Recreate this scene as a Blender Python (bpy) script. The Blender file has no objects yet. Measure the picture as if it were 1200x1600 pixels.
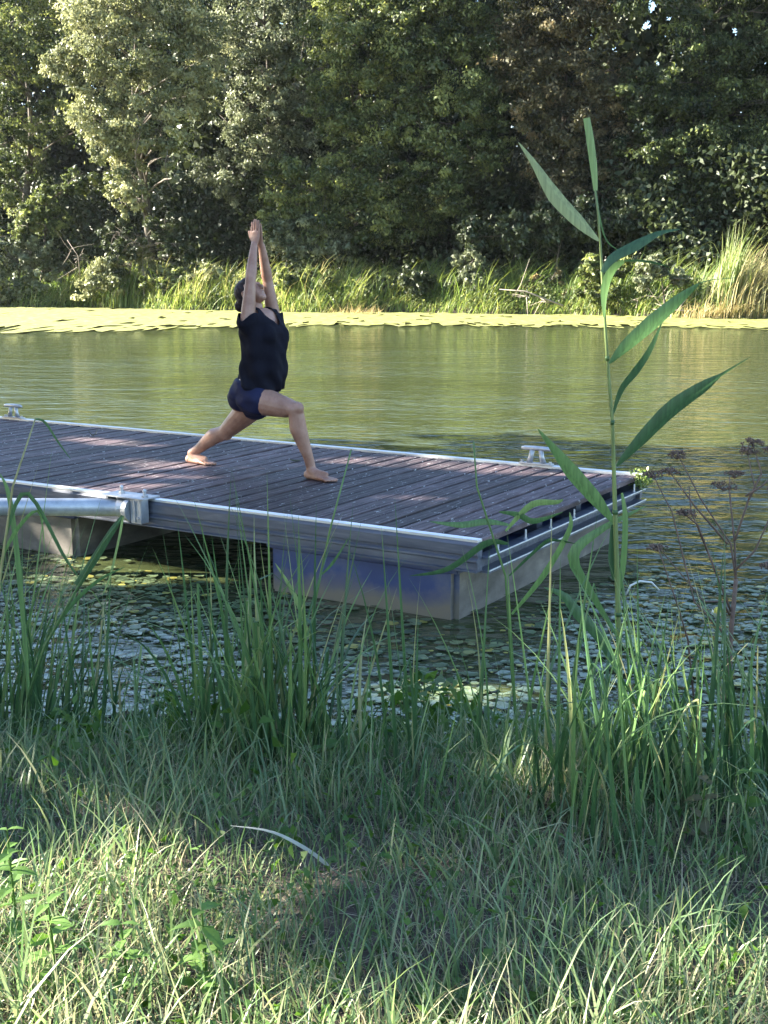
import bpy, bmesh, math, random
import numpy as np
from mathutils import Vector, Matrix, Quaternion

random.seed(7)
rng = np.random.default_rng(11)
S = bpy.context.scene
COL = S.collection
PI = math.pi

# ------------------------------------------------------------------ camera, sky, sun, exposure
EYE = Vector((0.0, 0.0, 1.87))            # eye height above the water
PITCH = math.radians(11.2)
FPX = 1900.0                              # focal length in photo pixels (1200 x 1600)
cam_d = bpy.data.cameras.new('camera')
cam = bpy.data.objects.new('camera', cam_d)
COL.objects.link(cam)
cam.location = EYE
cam.rotation_euler = (PI/2 - PITCH, 0, 0)
cam_d.sensor_fit = 'VERTICAL'
cam_d.sensor_height = 24.0
cam_d.lens = FPX/1600.0*24.0
cam_d.clip_start = 0.05
cam_d.clip_end = 3000
S.camera = cam

SUN_EL = math.radians(28)
SUN_H = Vector((-0.985, 0.13, 0)).normalized()
SUN = Vector((SUN_H.x*math.cos(SUN_EL), SUN_H.y*math.cos(SUN_EL), math.sin(SUN_EL)))
W = bpy.data.worlds.new('World')
S.world = W
W.use_nodes = True
wn = W.node_tree
sky = wn.nodes.new('ShaderNodeTexSky')
sky.sky_type = 'NISHITA'
sky.sun_disc = False
sky.sun_elevation = SUN_EL
sky.sun_rotation = math.atan2(SUN.x, SUN.y) % (2*PI)
sky.air_density = 1.2
sky.dust_density = 0.8
sky.ozone_density = 3.0
bg = wn.nodes['Background']
bg.inputs['Strength'].default_value = 0.066
wn.links.new(sky.outputs[0], bg.inputs['Color'])
sl = bpy.data.lights.new('sun', 'SUN')
sl.energy = 5.0
sl.angle = math.radians(0.53)
sl.color = (1.0, 0.94, 0.80)
so = bpy.data.objects.new('sun', sl)
COL.objects.link(so)
so.rotation_mode = 'QUATERNION'
so.rotation_quaternion = (-SUN).to_track_quat('-Z', 'Y')
so.location = (-30, -6, 30)
S.view_settings.view_transform = 'Standard'
S.view_settings.look = 'None'
S.view_settings.gamma = 1.0
S.view_settings.use_curve_mapping = False
S.view_settings.exposure = 3.15
S.render.engine = 'CYCLES'
S.cycles.use_denoising = True
S.cycles.max_bounces = 8
S.cycles.transparent_max_bounces = 8
S.cycles.caustics_reflective = False
S.cycles.caustics_refractive = False
S.cycles.sample_clamp_indirect = 6

# ------------------------------------------------------------------ geometry helpers
def at(px, py, Y):
    """metres of a point seen in the photograph once its distance Y is known"""
    c, s = math.cos(PITCH), math.sin(PITCH)
    d = (px-600, FPX*c-(py-800)*s, -(py-800)*c-FPX*s)
    t = Y/d[1]
    return Vector((d[0]*t, Y, EYE.z+d[2]*t))

def mesh_np(name, V, F, tint=None, smooth=False):
    V = np.asarray(V, dtype=np.float32); F = np.asarray(F, dtype=np.int32)
    k = F.shape[1]
    me = bpy.data.meshes.new(name)
    me.vertices.add(len(V)); me.vertices.foreach_set('co', V.ravel())
    me.loops.add(F.size); me.loops.foreach_set('vertex_index', F.ravel())
    me.polygons.add(len(F))
    me.polygons.foreach_set('loop_start', np.arange(0, F.size, k, dtype=np.int32))
    me.polygons.foreach_set('loop_total', np.full(len(F), k, dtype=np.int32))
    if smooth:
        me.polygons.foreach_set('use_smooth', np.ones(len(F), dtype=bool))
    me.update(calc_edges=True)
    if tint is not None:
        a = me.attributes.new('tint', 'FLOAT', 'FACE')
        a.data.foreach_set('value', np.asarray(tint, dtype=np.float32))
    return me

def put(name, me, mat=None, parent=None, loc=None):
    o = bpy.data.objects.new(name, me)
    COL.objects.link(o)
    if mat is not None and me is not None and len(me.materials) == 0:
        me.materials.append(mat)
    if parent is not None: o.parent = parent
    if loc is not None: o.location = loc
    return o

def tag(o, label=None, cat=None, group=None, kind=None):
    if label: o['label'] = label
    if cat: o['category'] = cat
    if group: o['group'] = group
    if kind: o['kind'] = kind
    return o

def empty(name, loc=(0, 0, 0), rz=0.0):
    o = bpy.data.objects.new(name, None)
    o.empty_display_size = 0.1
    COL.objects.link(o)
    o.location = loc; o.rotation_euler = (0, 0, rz)
    return o

class MB:
    """collects shapes into one mesh"""
    def __init__(s): s.v = []; s.f = []; s.t = []
    def add(s, V, F, tint=0.5):
        n = len(s.v)
        s.v += [tuple(p) for p in V]
        s.f += [tuple(i+n for i in f) for f in F]
        s.t += [tint]*len(F)
        return s
    def box(s, x0, x1, y0, y1, z0, z1, bev=0.0):
        if bev <= 0:
            V = [(x, y, z) for z in (z0, z1) for y in (y0, y1) for x in (x0, x1)]
            return s.add(V, [(0, 2, 3, 1), (4, 5, 7, 6), (0, 1, 5, 4), (2, 6, 7, 3), (0, 4, 6, 2), (1, 3, 7, 5)])
        bm = bmesh.new(); bmesh.ops.create_cube(bm, size=1)
        for v in bm.verts:
            v.co = ((x0+x1)/2+v.co.x*(x1-x0), (y0+y1)/2+v.co.y*(y1-y0), (z0+z1)/2+v.co.z*(z1-z0))
        bmesh.ops.bevel(bm, geom=bm.edges[:], offset=bev, segments=2, affect='EDGES')
        bm.verts.index_update()
        s.add([v.co[:] for v in bm.verts], [[v.index for v in f.verts] for f in bm.faces]); bm.free()
        return s
    def tube(s, pts, rad, n=8, sq=None, cap=True, tint=0.5, ref=None):
        """loft through pts; rad = radius or list of radii or (a, b) pairs; ref = direction of the a axis"""
        P = [Vector(p) for p in pts]
        if not isinstance(rad, (list, tuple)): rad = [rad]*len(P)
        ring = []
        prev = None
        for i, p in enumerate(P):
            d = (P[min(i+1, len(P)-1)]-P[max(i-1, 0)])
            d = d.normalized() if d.length > 1e-9 else Vector((0, 0, 1))
            if ref is not None: a = Vector(ref)
            elif prev is not None: a = prev
            else: a = Vector((1, 0, 0)) if abs(d.x) < .8 else Vector((0, 1, 0))
            a = (a-d*a.dot(d)).normalized(); b = d.cross(a); prev = a
            r = rad[i]; ra, rb = r if isinstance(r, (list, tuple)) else (r, r)
            ring.append([p+a*(ra*math.cos(2*PI*k/n))+b*(rb*math.sin(2*PI*k/n)) for k in range(n)])
        V = [q for r in ring for q in r]; F = []
        for i in range(len(P)-1):
            for k in range(n):
                k2 = (k+1) % n
                F.append((i*n+k, i*n+k2, (i+1)*n+k2, (i+1)*n+k))
        if cap:
            F.append(tuple(range(n))[::-1]); F.append(tuple((len(P)-1)*n+k for k in range(n)))
        return s.add(V, F, tint)
    def ball(s, c, r, rot=None, u=16, w=10):
        if not isinstance(r, (list, tuple)): r = (r, r, r)
        c = Vector(c); V = []; F = []
        for i in range(1, w):
            th = PI*i/w
            for k in range(u):
                ph = 2*PI*k/u
                V.append(Vector((r[0]*math.sin(th)*math.cos(ph), r[1]*math.sin(th)*math.sin(ph), r[2]*math.cos(th))))
        for i in range(w-2):
            for k in range(u):
                k2 = (k+1) % u
                F.append((i*u+k, (i+1)*u+k, (i+1)*u+k2, i*u+k2))
        V.append(Vector((0, 0, r[2]))); V.append(Vector((0, 0, -r[2])))
        for k in range(u):
            k2 = (k+1) % u
            F.append((len(V)-2, k, k2)); F.append((len(V)-1, (w-2)*u+k2, (w-2)*u+k))
        if rot is not None: V = [rot @ v for v in V]
        return s.add([v+c for v in V], F)
    def chain(s, pts, rad, u=12):
        """closed rounded limb through pts"""
        s.tube(pts, rad, n=u)
        for i in (0, -1):
            r = rad[i]; r = max(r) if isinstance(r, (tuple, list)) else r
            s.ball(pts[i], r if not isinstance(rad[i], (tuple, list)) else min(rad[i]), u=u, w=8)
        return s
    def extrude(s, prof, x0, x1, axis='x'):
        """closed profile of (a, z) pairs extruded along x (a = y) or along y (a = x)"""
        n = len(prof)
        V = [((x, a, z) if axis == 'x' else (a, x, z)) for x in (x0, x1) for a, z in prof]
        F = [(k, (k+1) % n, n+(k+1) % n, n+k) for k in range(n)]
        F += [tuple(range(n))[::-1], tuple(range(n, 2*n))]
        return s.add(V, F)
    def mesh(s, name, smooth=False, recalc=True, tint=False):
        me = bpy.data.meshes.new(name)
        me.from_pydata(s.v, [], s.f)
        if recalc:
            bm = bmesh.new(); bm.from_mesh(me); bmesh.ops.recalc_face_normals(bm, faces=bm.faces); bm.to_mesh(me); bm.free()
        if tint:
            a = me.attributes.new('tint', 'FLOAT', 'FACE'); a.data.foreach_set('value', np.array(s.t, dtype=np.float32))
        if smooth:
            me.polygons.foreach_set('use_smooth', np.ones(len(me.polygons), dtype=bool))
        me.update()
        return me
    def build(s, name, mat, parent=None, smooth=False, tint=False, loc=None):
        return put(name, s.mesh(name, smooth, True, tint), mat, parent, loc)

def remeshed(name, mb, voxel, smooth_it=4, factor=0.5):
    """one continuous skin round a set of overlapping closed shapes"""
    o = put(name+'_raw', mb.mesh(name+'_raw'))
    m = o.modifiers.new('r', 'REMESH'); m.mode = 'VOXEL'; m.adaptivity = 0; m.voxel_size = voxel; m.use_smooth_shade = True
    m2 = o.modifiers.new('s', 'SMOOTH'); m2.factor = factor; m2.iterations = smooth_it
    dg = bpy.context.evaluated_depsgraph_get(); dg.update()
    me = bpy.data.meshes.new_from_object(o.evaluated_get(dg))
    me.name = name
    bpy.data.objects.remove(o)
    me.polygons.foreach_set('use_smooth', np.ones(len(me.polygons), dtype=bool))
    return me

def blades(base, h, az, lean, width, droop=None, segs=4, power=1.7, tint=None, twist=None):
    """thin curved grass blades, all in one go"""
    N = len(base); base = np.asarray(base, float)
    if droop is None: droop = np.zeros(N)
    t = np.linspace(0, 1, segs+1)[None, :]
    hx = (lean[:, None]*t**power)
    z = h[:, None]*(t-droop[:, None]*t**3)
    x = base[:, 0:1]+np.cos(az)[:, None]*hx; y = base[:, 1:2]+np.sin(az)[:, None]*hx; zz = base[:, 2:3]+z
    sa = az+PI/2+(rng.normal(0, .7, N) if twist is None else twist)
    w = width[:, None]*.5*np.clip(1.02-t**2.2, .04, 1)*np.clip(.55+t*2.2, 0, 1)
    sx = np.cos(sa)[:, None]*w; sy = np.sin(sa)[:, None]*w
    L = np.stack([x-sx, y-sy, zz], -1); R = np.stack([x+sx, y+sy, zz], -1)
    V = np.stack([L, R], 2).reshape(-1, 3)
    k = np.arange(segs)
    q = np.stack([2*k, 2*k+1, 2*k+3, 2*k+2], -1)[None]+(np.arange(N)*(segs+1)*2)[:, None, None]
    F = q.reshape(-1, 4)
    T = None if tint is None else np.repeat(tint, segs)
    return V, F, T

def unit(a): return a/np.maximum(np.linalg.norm(a, axis=-1, keepdims=True), 1e-9)

def leaves(c, axis, nrm, L, Wd, fold=.25):
    """diamond leaves with a fold along the midrib"""
    axis = unit(axis); side = unit(np.cross(axis, nrm)); up = np.cross(side, axis)
    L = L[:, None]; Wd = Wd[:, None]
    b = c-axis*L*.5; tp = c+axis*L*.5-up*L*.12
    l = c+side*Wd*.5+up*Wd*fold-axis*L*.08; r = c-side*Wd*.5+up*Wd*fold-axis*L*.08
    V = np.stack([b, r, tp, l], 1).reshape(-1, 3)
    F = np.arange(len(c)*4).reshape(-1, 4)
    return V, F

def relax(me, it):
    """smooth the skin, but leave fingers and toes crisp"""
    n = len(me.vertices)
    co = np.empty(n*3, np.float32); me.vertices.foreach_get('co', co); co = co.reshape(-1, 3).astype(float)
    e = np.empty(len(me.edges)*2, np.int32); me.edges.foreach_get('vertices', e); e = e.reshape(-1, 2)
    deg = np.bincount(e.ravel(), minlength=n)[:, None]
    w = np.where((co[:, 2] > 1.655) | (co[:, 2] < .025), .06, .5)[:, None]
    for _ in range(it):
        a = np.zeros_like(co)
        for k in range(3):
            a[:, k] = np.bincount(e[:, 0], co[e[:, 1], k], n)+np.bincount(e[:, 1], co[e[:, 0], k], n)
        co += w*(a/np.maximum(deg, 1)-co)
    me.vertices.foreach_set('co', co.astype(np.float32).ravel()); me.update()

# ------------------------------------------------------------------ materials
def new_mat(name):
    m = bpy.data.materials.new(name); m.use_nodes = True
    nt = m.node_tree
    return m, nt, nt.nodes['Principled BSDF']

def N(nt, t, **kw):
    n = nt.nodes.new(t)
    for k, v in kw.items():
        if k in n.inputs.keys(): n.inputs[k].default_value = v
        else: setattr(n, k, v)
    return n

def ramp(nt, stops):
    r = nt.nodes.new('ShaderNodeValToRGB'); e = r.color_ramp.elements
    while len(e) < len(stops): e.new(.5)
    for i, (p, c) in enumerate(stops):
        e[i].position = p; e[i].color = (*c, 1) if len(c) == 3 else c
    return r

def leaf_mat(name, stops, trans=.35, rough=.5, spec=.4):
    m, nt, b = new_mat(name)
    a = N(nt, 'ShaderNodeAttribute', attribute_name='tint')
    r = ramp(nt, stops)
    nt.links.new(a.outputs['Fac'], r.inputs[0])
    nt.links.new(r.outputs[0], b.inputs['Base Color'])
    b.inputs['Roughness'].default_value = rough
    b.inputs['Specular IOR Level'].default_value = spec
    tr = N(nt, 'ShaderNodeBsdfTranslucent')
    hs = N(nt, 'ShaderNodeHueSaturation', Saturation=1.15, Value=1.3, Hue=.49)
    nt.links.new(r.outputs[0], hs.inputs['Color']); nt.links.new(hs.outputs[0], tr.inputs['Color'])
    mx = N(nt, 'ShaderNodeMixShader'); mx.inputs[0].default_value = trans
    nt.links.new(b.outputs[0], mx.inputs[1]); nt.links.new(tr.outputs[0], mx.inputs[2])
    nt.links.new(mx.outputs[0], nt.nodes['Material Output'].inputs['Surface'])
    return m

def noise_mat(name, stops, scale=8, detail=6, rough=.7, bump=.3, dist=.01, stretch=(1, 1, 1), metallic=0.0, spec=.4, coord='Object'):
    m, nt, b = new_mat(name)
    tc = N(nt, 'ShaderNodeTexCoord'); mp = N(nt, 'ShaderNodeMapping'); mp.inputs['Scale'].default_value = stretch
    no = N(nt, 'ShaderNodeTexNoise', Scale=scale, Detail=detail, Roughness=.6)
    nt.links.new(tc.outputs[coord], mp.inputs[0]); nt.links.new(mp.outputs[0], no.inputs['Vector'])
    r = ramp(nt, stops); nt.links.new(no.outputs['Fac'], r.inputs[0])
    nt.links.new(r.outputs[0], b.inputs['Base Color'])
    b.inputs['Roughness'].default_value = rough; b.inputs['Metallic'].default_value = metallic
    b.inputs['Specular IOR Level'].default_value = spec
    if bump:
        bp = N(nt, 'ShaderNodeBump', Strength=bump, Distance=dist)
        nt.links.new(no.outputs['Fac'], bp.inputs['Height']); nt.links.new(bp.outputs[0], b.inputs['Normal'])
    return m

M = {}
M['soil'] = noise_mat('soil', [(.3, (.035, .026, .02)), (.55, (.075, .058, .045)), (.75, (.13, .105, .07))], 9, 8, .95, .8, .03)
M['bark'] = noise_mat('bark', [(.3, (.05, .04, .032)), (.6, (.13, .11, .09)), (.8, (.2, .18, .15))], 14, 6, .9, .6, .02, (1, 1, .25))
M['deadwood'] = noise_mat('deadwood', [(.3, (.16, .125, .10)), (.7, (.34, .29, .24))], 20, 5, .85, .4, .01)
M['willow'] = leaf_mat('willow', [(0, (.06, .075, .03)), (.5, (.19, .205, .10)), (1, (.42, .42, .24))], .35)
M['ash'] = leaf_mat('ash', [(0, (.022, .036, .012)), (.5, (.085, .11, .038)), (1, (.32, .35, .13))], .40)
M['maple'] = leaf_mat('maple', [(0, (.03, .03, .014)), (.5, (.10, .095, .045)), (1, (.29, .225, .12))], .4)
M['oak'] = leaf_mat('oak', [(0, (.016, .027, .01)), (.6, (.068, .09, .032)), (1, (.24, .28, .095))], .4)
M['grey_leaf'] = leaf_mat('grey_leaf', [(0, (.04, .052, .026)), (.5, (.13, .15, .082)), (1, (.34, .36, .23))], .3)
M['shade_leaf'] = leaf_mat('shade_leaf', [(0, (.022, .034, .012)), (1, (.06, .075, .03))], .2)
M['reed'] = leaf_mat('reed', [(0, (.05, .095, .028)), (.5, (.135, .195, .055)), (.8, (.25, .29, .09)), (1, (.40, .36, .17))], .4)
M['dry_reed'] = leaf_mat('dry_reed', [(0, (.16, .17, .06)), (.4, (.34, .29, .14)), (1, (.55, .45, .27))], .3)
M['grass'] = leaf_mat('grass', [(0, (.065, .12, .05)), (.4, (.13, .20, .09)), (.7, (.215, .275, .125)), (.84, (.30, .30, .17)), (1, (.40, .35, .23))], .38, .42, .5)
M['straw'] = leaf_mat('straw', [(0, (.16, .12, .09)), (.6, (.34, .27, .18)), (1, (.52, .44, .30))], .2, .6)
M['nettle'] = leaf_mat('nettle', [(0, (.04, .10, .02)), (1, (.11, .20, .04))], .4)
M['umbel'] = noise_mat('umbel', [(.3, (.07, .045, .038)), (.7, (.17, .115, .09))], 30, 4, .9, .2, .003)

def blade_mat():
    m, nt, b = new_mat('sedge')
    oi = N(nt, 'ShaderNodeObjectInfo')
    r = ramp(nt, [(0, (.045, .105, .045)), (.4, (.085, .175, .065)), (.75, (.15, .26, .085)), (.9, (.22, .31, .11)), (1, (.40, .36, .19))])
    nt.links.new(oi.outputs['Random'], r.inputs[0])
    tc = N(nt, 'ShaderNodeTexCoord'); mp = N(nt, 'ShaderNodeMapping'); mp.inputs['Scale'].default_value = (60, 60, 1.5)
    no = N(nt, 'ShaderNodeTexNoise', Scale=2.0, Detail=3)
    nt.links.new(tc.outputs['Object'], mp.inputs[0]); nt.links.new(mp.outputs[0], no.inputs['Vector'])
    r2 = ramp(nt, [(.35, (.75, .75, .75)), (.65, (1.15, 1.15, 1.1))])
    nt.links.new(no.outputs['Fac'], r2.inputs[0])
    mu = N(nt, 'ShaderNodeMix', data_type='RGBA', blend_type='MULTIPLY'); mu.inputs[0].default_value = 1
    nt.links.new(r.outputs[0], mu.inputs[6]); nt.links.new(r2.outputs[0], mu.inputs[7])
    nt.links.new(mu.outputs[2], b.inputs['Base Color'])
    b.inputs['Roughness'].default_value = .4; b.inputs['Specular IOR Level'].default_value = .5
    tr = N(nt, 'ShaderNodeBsdfTranslucent'); nt.links.new(mu.outputs[2], tr.inputs['Color'])
    mx = N(nt, 'ShaderNodeMixShader'); mx.inputs[0].default_value = .35
    nt.links.new(b.outputs[0], mx.inputs[1]); nt.links.new(tr.outputs[0], mx.inputs[2])
    nt.links.new(mx.outputs[0], nt.nodes['Material Output'].inputs['Surface'])
    return m
M['sedge'] = blade_mat()

def water_mat():
    m, nt, b = new_mat('river_water')
    b.inputs['Base Color'].default_value = (.043, .053, .022, 1)
    b.inputs['Roughness'].default_value = .06
    b.inputs['IOR'].default_value = 1.33
    geo = N(nt, 'ShaderNodeNewGeometry')
    h = None
    for sc, st, amp in ((1.0, (.8, 1.7, 1), 1.0), (1.0, (2.4, 4.6, 1), .6), (1.0, (6, 10, 1), .22)):
        mp = N(nt, 'ShaderNodeMapping'); mp.inputs['Scale'].default_value = st
        mp.inputs['Rotation'].default_value = (0, 0, .25)
        nt.links.new(geo.outputs['Position'], mp.inputs[0])
        no = N(nt, 'ShaderNodeTexNoise', Scale=sc, Detail=3, Roughness=.5, Distortion=.4)
        nt.links.new(mp.outputs[0], no.inputs['Vector'])
        ml = N(nt, 'ShaderNodeMath', operation='MULTIPLY'); ml.inputs[1].default_value = amp
        nt.links.new(no.outputs['Fac'], ml.inputs[0])
        if h is None: h = ml
        else:
            ad = N(nt, 'ShaderNodeMath', operation='ADD')
            nt.links.new(h.outputs[0], ad.inputs[0]); nt.links.new(ml.outputs[0], ad.inputs[1]); h = ad
    pt = N(nt, 'ShaderNodeTexNoise', Scale=.16, Detail=3, Roughness=.6)
    mpp = N(nt, 'ShaderNodeMapping'); mpp.inputs['Scale'].default_value = (.8, 1.7, 1); nt.links.new(geo.outputs['Position'], mpp.inputs[0]); nt.links.new(mpp.outputs[0], pt.inputs['Vector'])
    pr = N(nt, 'ShaderNodeMapRange'); pr.inputs[1].default_value = .35; pr.inputs[2].default_value = .65; pr.inputs[3].default_value = .3; pr.inputs[4].default_value = 1.0
    nt.links.new(pt.outputs['Fac'], pr.inputs[0])
    bp = N(nt, 'ShaderNodeBump', Strength=1.0, Distance=.11)
    nt.links.new(pr.outputs[0], bp.inputs['Strength'])
    nt.links.new(h.outputs[0], bp.inputs['Height']); nt.links.new(bp.outputs[0], b.inputs['Normal'])
    return m
M['water'] = water_mat()
M['duckweed'] = noise_mat('duckweed', [(.28, (.045, .055, .016)), (.42, (.12, .125, .03)), (.55, (.19, .195, .045)), (.7, (.26, .255, .10))], 3.0, 9, .8, .5, .02, (1, .6, 1))
M['pad'] = leaf_mat('pad', [(0, (.06, .085, .045)), (.5, (.12, .16, .085)), (.85, (.19, .23, .12)), (1, (.33, .30, .08))], .12, .22, .9)

def plank_mat():
    m, nt, b = new_mat('weathered_board')
    tc = N(nt, 'ShaderNodeTexCoord'); oi = N(nt, 'ShaderNodeObjectInfo')
    off = N(nt, 'ShaderNodeVectorMath', operation='ADD')
    cx = N(nt, 'ShaderNodeCombineXYZ')
    sc = N(nt, 'ShaderNodeMath', operation='MULTIPLY'); sc.inputs[1].default_value = 37
    nt.links.new(oi.outputs['Random'], sc.inputs[0]); nt.links.new(sc.outputs[0], cx.inputs[0]); nt.links.new(sc.outputs[0], cx.inputs[1])
    nt.links.new(tc.outputs['Object'], off.inputs[0]); nt.links.new(cx.outputs[0], off.inputs[1])
    mp = N(nt, 'ShaderNodeMapping'); mp.inputs['Scale'].default_value = (34, 3.4, 10)
    nt.links.new(off.outputs[0], mp.inputs[0])
    no = N(nt, 'ShaderNodeTexNoise', Scale=1, Detail=6, Roughness=.65); nt.links.new(mp.outputs[0], no.inputs['Vector'])
    r = ramp(nt, [(.3, (.018, .012, .014)), (.5, (.070, .046, .050)), (.68, (.150, .112, .118)), (.82, (.28, .235, .235))])
    nt.links.new(no.outputs['Fac'], r.inputs[0])
    # per-board tone
    tone = N(nt, 'ShaderNodeMapRange'); tone.inputs[3].default_value = .5; tone.inputs[4].default_value = 1.3
    nt.links.new(oi.outputs['Random'], tone.inputs[0])
    mu = N(nt, 'ShaderNodeMix', data_type='RGBA', blend_type='MULTIPLY'); mu.inputs[0].default_value = 1
    nt.links.new(r.outputs[0], mu.inputs[6]); nt.links.new(tone.outputs[0], mu.inputs[7])
    # pale lichen flecks
    mp2 = N(nt, 'ShaderNodeMapping'); mp2.inputs['Scale'].default_value = (34, 13, 10)
    nt.links.new(off.outputs[0], mp2.inputs[0])
    n2 = N(nt, 'ShaderNodeTexNoise', Scale=1, Detail=4, Roughness=.75); nt.links.new(mp2.outputs[0], n2.inputs['Vector'])
    r2 = ramp(nt, [(.61, (0, 0, 0)), (.67, (1, 1, 1))]); nt.links.new(n2.outputs['Fac'], r2.inputs[0])
    mx = N(nt, 'ShaderNodeMix', data_type='RGBA')
    nt.links.new(r2.outputs[0], mx.inputs[0]); nt.links.new(mu.outputs[2], mx.inputs[6]); mx.inputs[7].default_value = (.50, .49, .48, 1)
    nt.links.new(mx.outputs[2], b.inputs['Base Color'])
    wv = N(nt, 'ShaderNodeTexWave', Scale=7.5, Distortion=.6); wv.bands_direction = 'X'
    nt.links.new(tc.outputs['Object'], wv.inputs['Vector'])
    ad = N(nt, 'ShaderNodeMath', operation='ADD'); nt.links.new(wv.outputs['Fac'], ad.inputs[0]); nt.links.new(no.outputs['Fac'], ad.inputs[1])
    bp = N(nt, 'ShaderNodeBump', Strength=.5, Distance=.004)
    nt.links.new(ad.outputs[0], bp.inputs['Height']); nt.links.new(bp.outputs[0], b.inputs['Normal'])
    b.inputs['Roughness'].default_value = .6; b.inputs['Specular IOR Level'].default_value = .3
    return m
M['board'] = plank_mat()
M['alu'] = noise_mat('aluminium', [(.3, (.07, .08, .11)), (.55, (.12, .13, .165)), (.75, (.20, .21, .24))], 5, 7, .42, .15, .004, (.6, 6, 6), .35)
M['alu_bright'] = noise_mat('worn_aluminium', [(.3, (.62, .62, .64)), (.7, (.8, .8, .8))], 9, 5, .33, .1, .002, (.5, 6, 6), .6)
M['galv'] = noise_mat('galvanised_steel', [(.3, (.30, .31, .34)), (.5, (.44, .45, .48)), (.75, (.58, .59, .6))], 11, 6, .42, .15, .003, (1, 1, 1), .6)

def float_mat():
    m, nt, b = new_mat('float_shell')
    tc = N(nt, 'ShaderNodeTexCoord')
    no = N(nt, 'ShaderNodeTexNoise', Scale=3.2, Detail=8, Roughness=.62); nt.links.new(tc.outputs['Object'], no.inputs['Vector'])
    sp = N(nt, 'ShaderNodeSeparateXYZ'); nt.links.new(tc.outputs['Object'], sp.inputs[0])
    r = ramp(nt, [(.3, (.026, .043, .125)), (.55, (.046, .068, .175)), (.75, (.13, .14, .19))])
    nt.links.new(no.outputs['Fac'], r.inputs[0])
    # silt line left by the river just above the water
    ad = N(nt, 'ShaderNodeMath', operation='MULTIPLY_ADD'); ad.inputs[1].default_value = -.28
    nt.links.new(no.outputs['Fac'], ad.inputs[0]); nt.links.new(sp.outputs['Z'], ad.inputs[2])
    mr = N(nt, 'ShaderNodeMapRange'); mr.inputs[1].default_value = -.57; mr.inputs[2].default_value = -.45; mr.inputs[3].default_value = 1; mr.inputs[4].default_value = 0
    nt.links.new(ad.outputs[0], mr.inputs[0])
    mx = N(nt, 'ShaderNodeMix', data_type='RGBA'); nt.links.new(mr.outputs[0], mx.inputs[0])
    nt.links.new(r.outputs[0], mx.inputs[6]); mx.inputs[7].default_value = (.20, .165, .12, 1)
    nt.links.new(mx.outputs[2], b.inputs['Base Color'])
    b.inputs['Roughness'].default_value = .45
    bp = N(nt, 'ShaderNodeBump', Strength=.2, Distance=.01); nt.links.new(no.outputs['Fac'], bp.inputs['Height']); nt.links.new(bp.outputs[0], b.inputs['Normal'])
    return m
M['float'] = float_mat()
M['silt_sunlit'] = noise_mat('silt_and_sunlit_float', [(.3, (.09, .08, .07)), (.55, (.18, .16, .14)), (.75, (.30, .27, .23))], 4, 8, .7, .3, .01, (1, 1, 2))  # brown end faces of the floats; on the left float it paints sunlight

def skin_mat():
    m, nt, b = new_mat('skin')
    no = N(nt, 'ShaderNodeTexNoise', Scale=9, Detail=7, Roughness=.65); tc = N(nt, 'ShaderNodeTexCoord'); nt.links.new(tc.outputs['Object'], no.inputs['Vector'])
    r = ramp(nt, [(.3, (.23, .11, .075)), (.5, (.33, .18, .13)), (.7, (.42, .245, .185))]); nt.links.new(no.outputs['Fac'], r.inputs[0])
    nt.links.new(r.outputs[0], b.inputs['Base Color'])
    b.inputs['Roughness'].default_value = .48
    b.inputs['Subsurface Weight'].default_value = .12
    b.inputs['Subsurface Radius'].default_value = (.01, .004, .002)
    bp = N(nt, 'ShaderNodeBump', Strength=.06, Distance=.004); nt.links.new(no.outputs['Fac'], bp.inputs['Height']); nt.links.new(bp.outputs[0], b.inputs['Normal'])
    return m
M['skin'] = skin_mat()
M['shirt'] = noise_mat('dark_cotton', [(.3, (.005, .005, .010)), (.7, (.011, .011, .019))], 7, 5, .9, .6, .02, (1, 1, .5), 0, .15)
M['shorts'] = noise_mat('navy_cotton', [(.3, (.005, .006, .028)), (.7, (.010, .013, .050))], 9, 5, .75, .4, .012, (1, 1, 1), 0, .3)
M['hair'] = noise_mat('dark_hair', [(.3, (.010, .006, .008)), (.7, (.026, .015, .018))], 22, 5, .6, .6, .008, (1, 6, 1), 0, .3)
M['eye'] = noise_mat('dark_eye', [(.3, (.02, .015, .012)), (.7, (.03, .02, .02))], 5, 1, .1, 0)
M['white_pipe'] = noise_mat('pale_stalk', [(.3, (.55, .54, .5)), (.7, (.7, .7, .66))], 12, 3, .5, .1, .002)
M['pale_blade'] = noise_mat('pale_blade', [(.3, (.30, .28, .22)), (.7, (.42, .40, .32))], 25, 4, .6, .1, .002)
M['petal_white'] = noise_mat('petal_white', [(.3, (.7, .68, .55)), (.7, (.8, .78, .65))], 12, 3, .5, 0)
M['petal_yellow'] = noise_mat('petal_yellow', [(.3, (.55, .45, .05)), (.7, (.6, .55, .12))], 12, 3, .5, 0)

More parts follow.
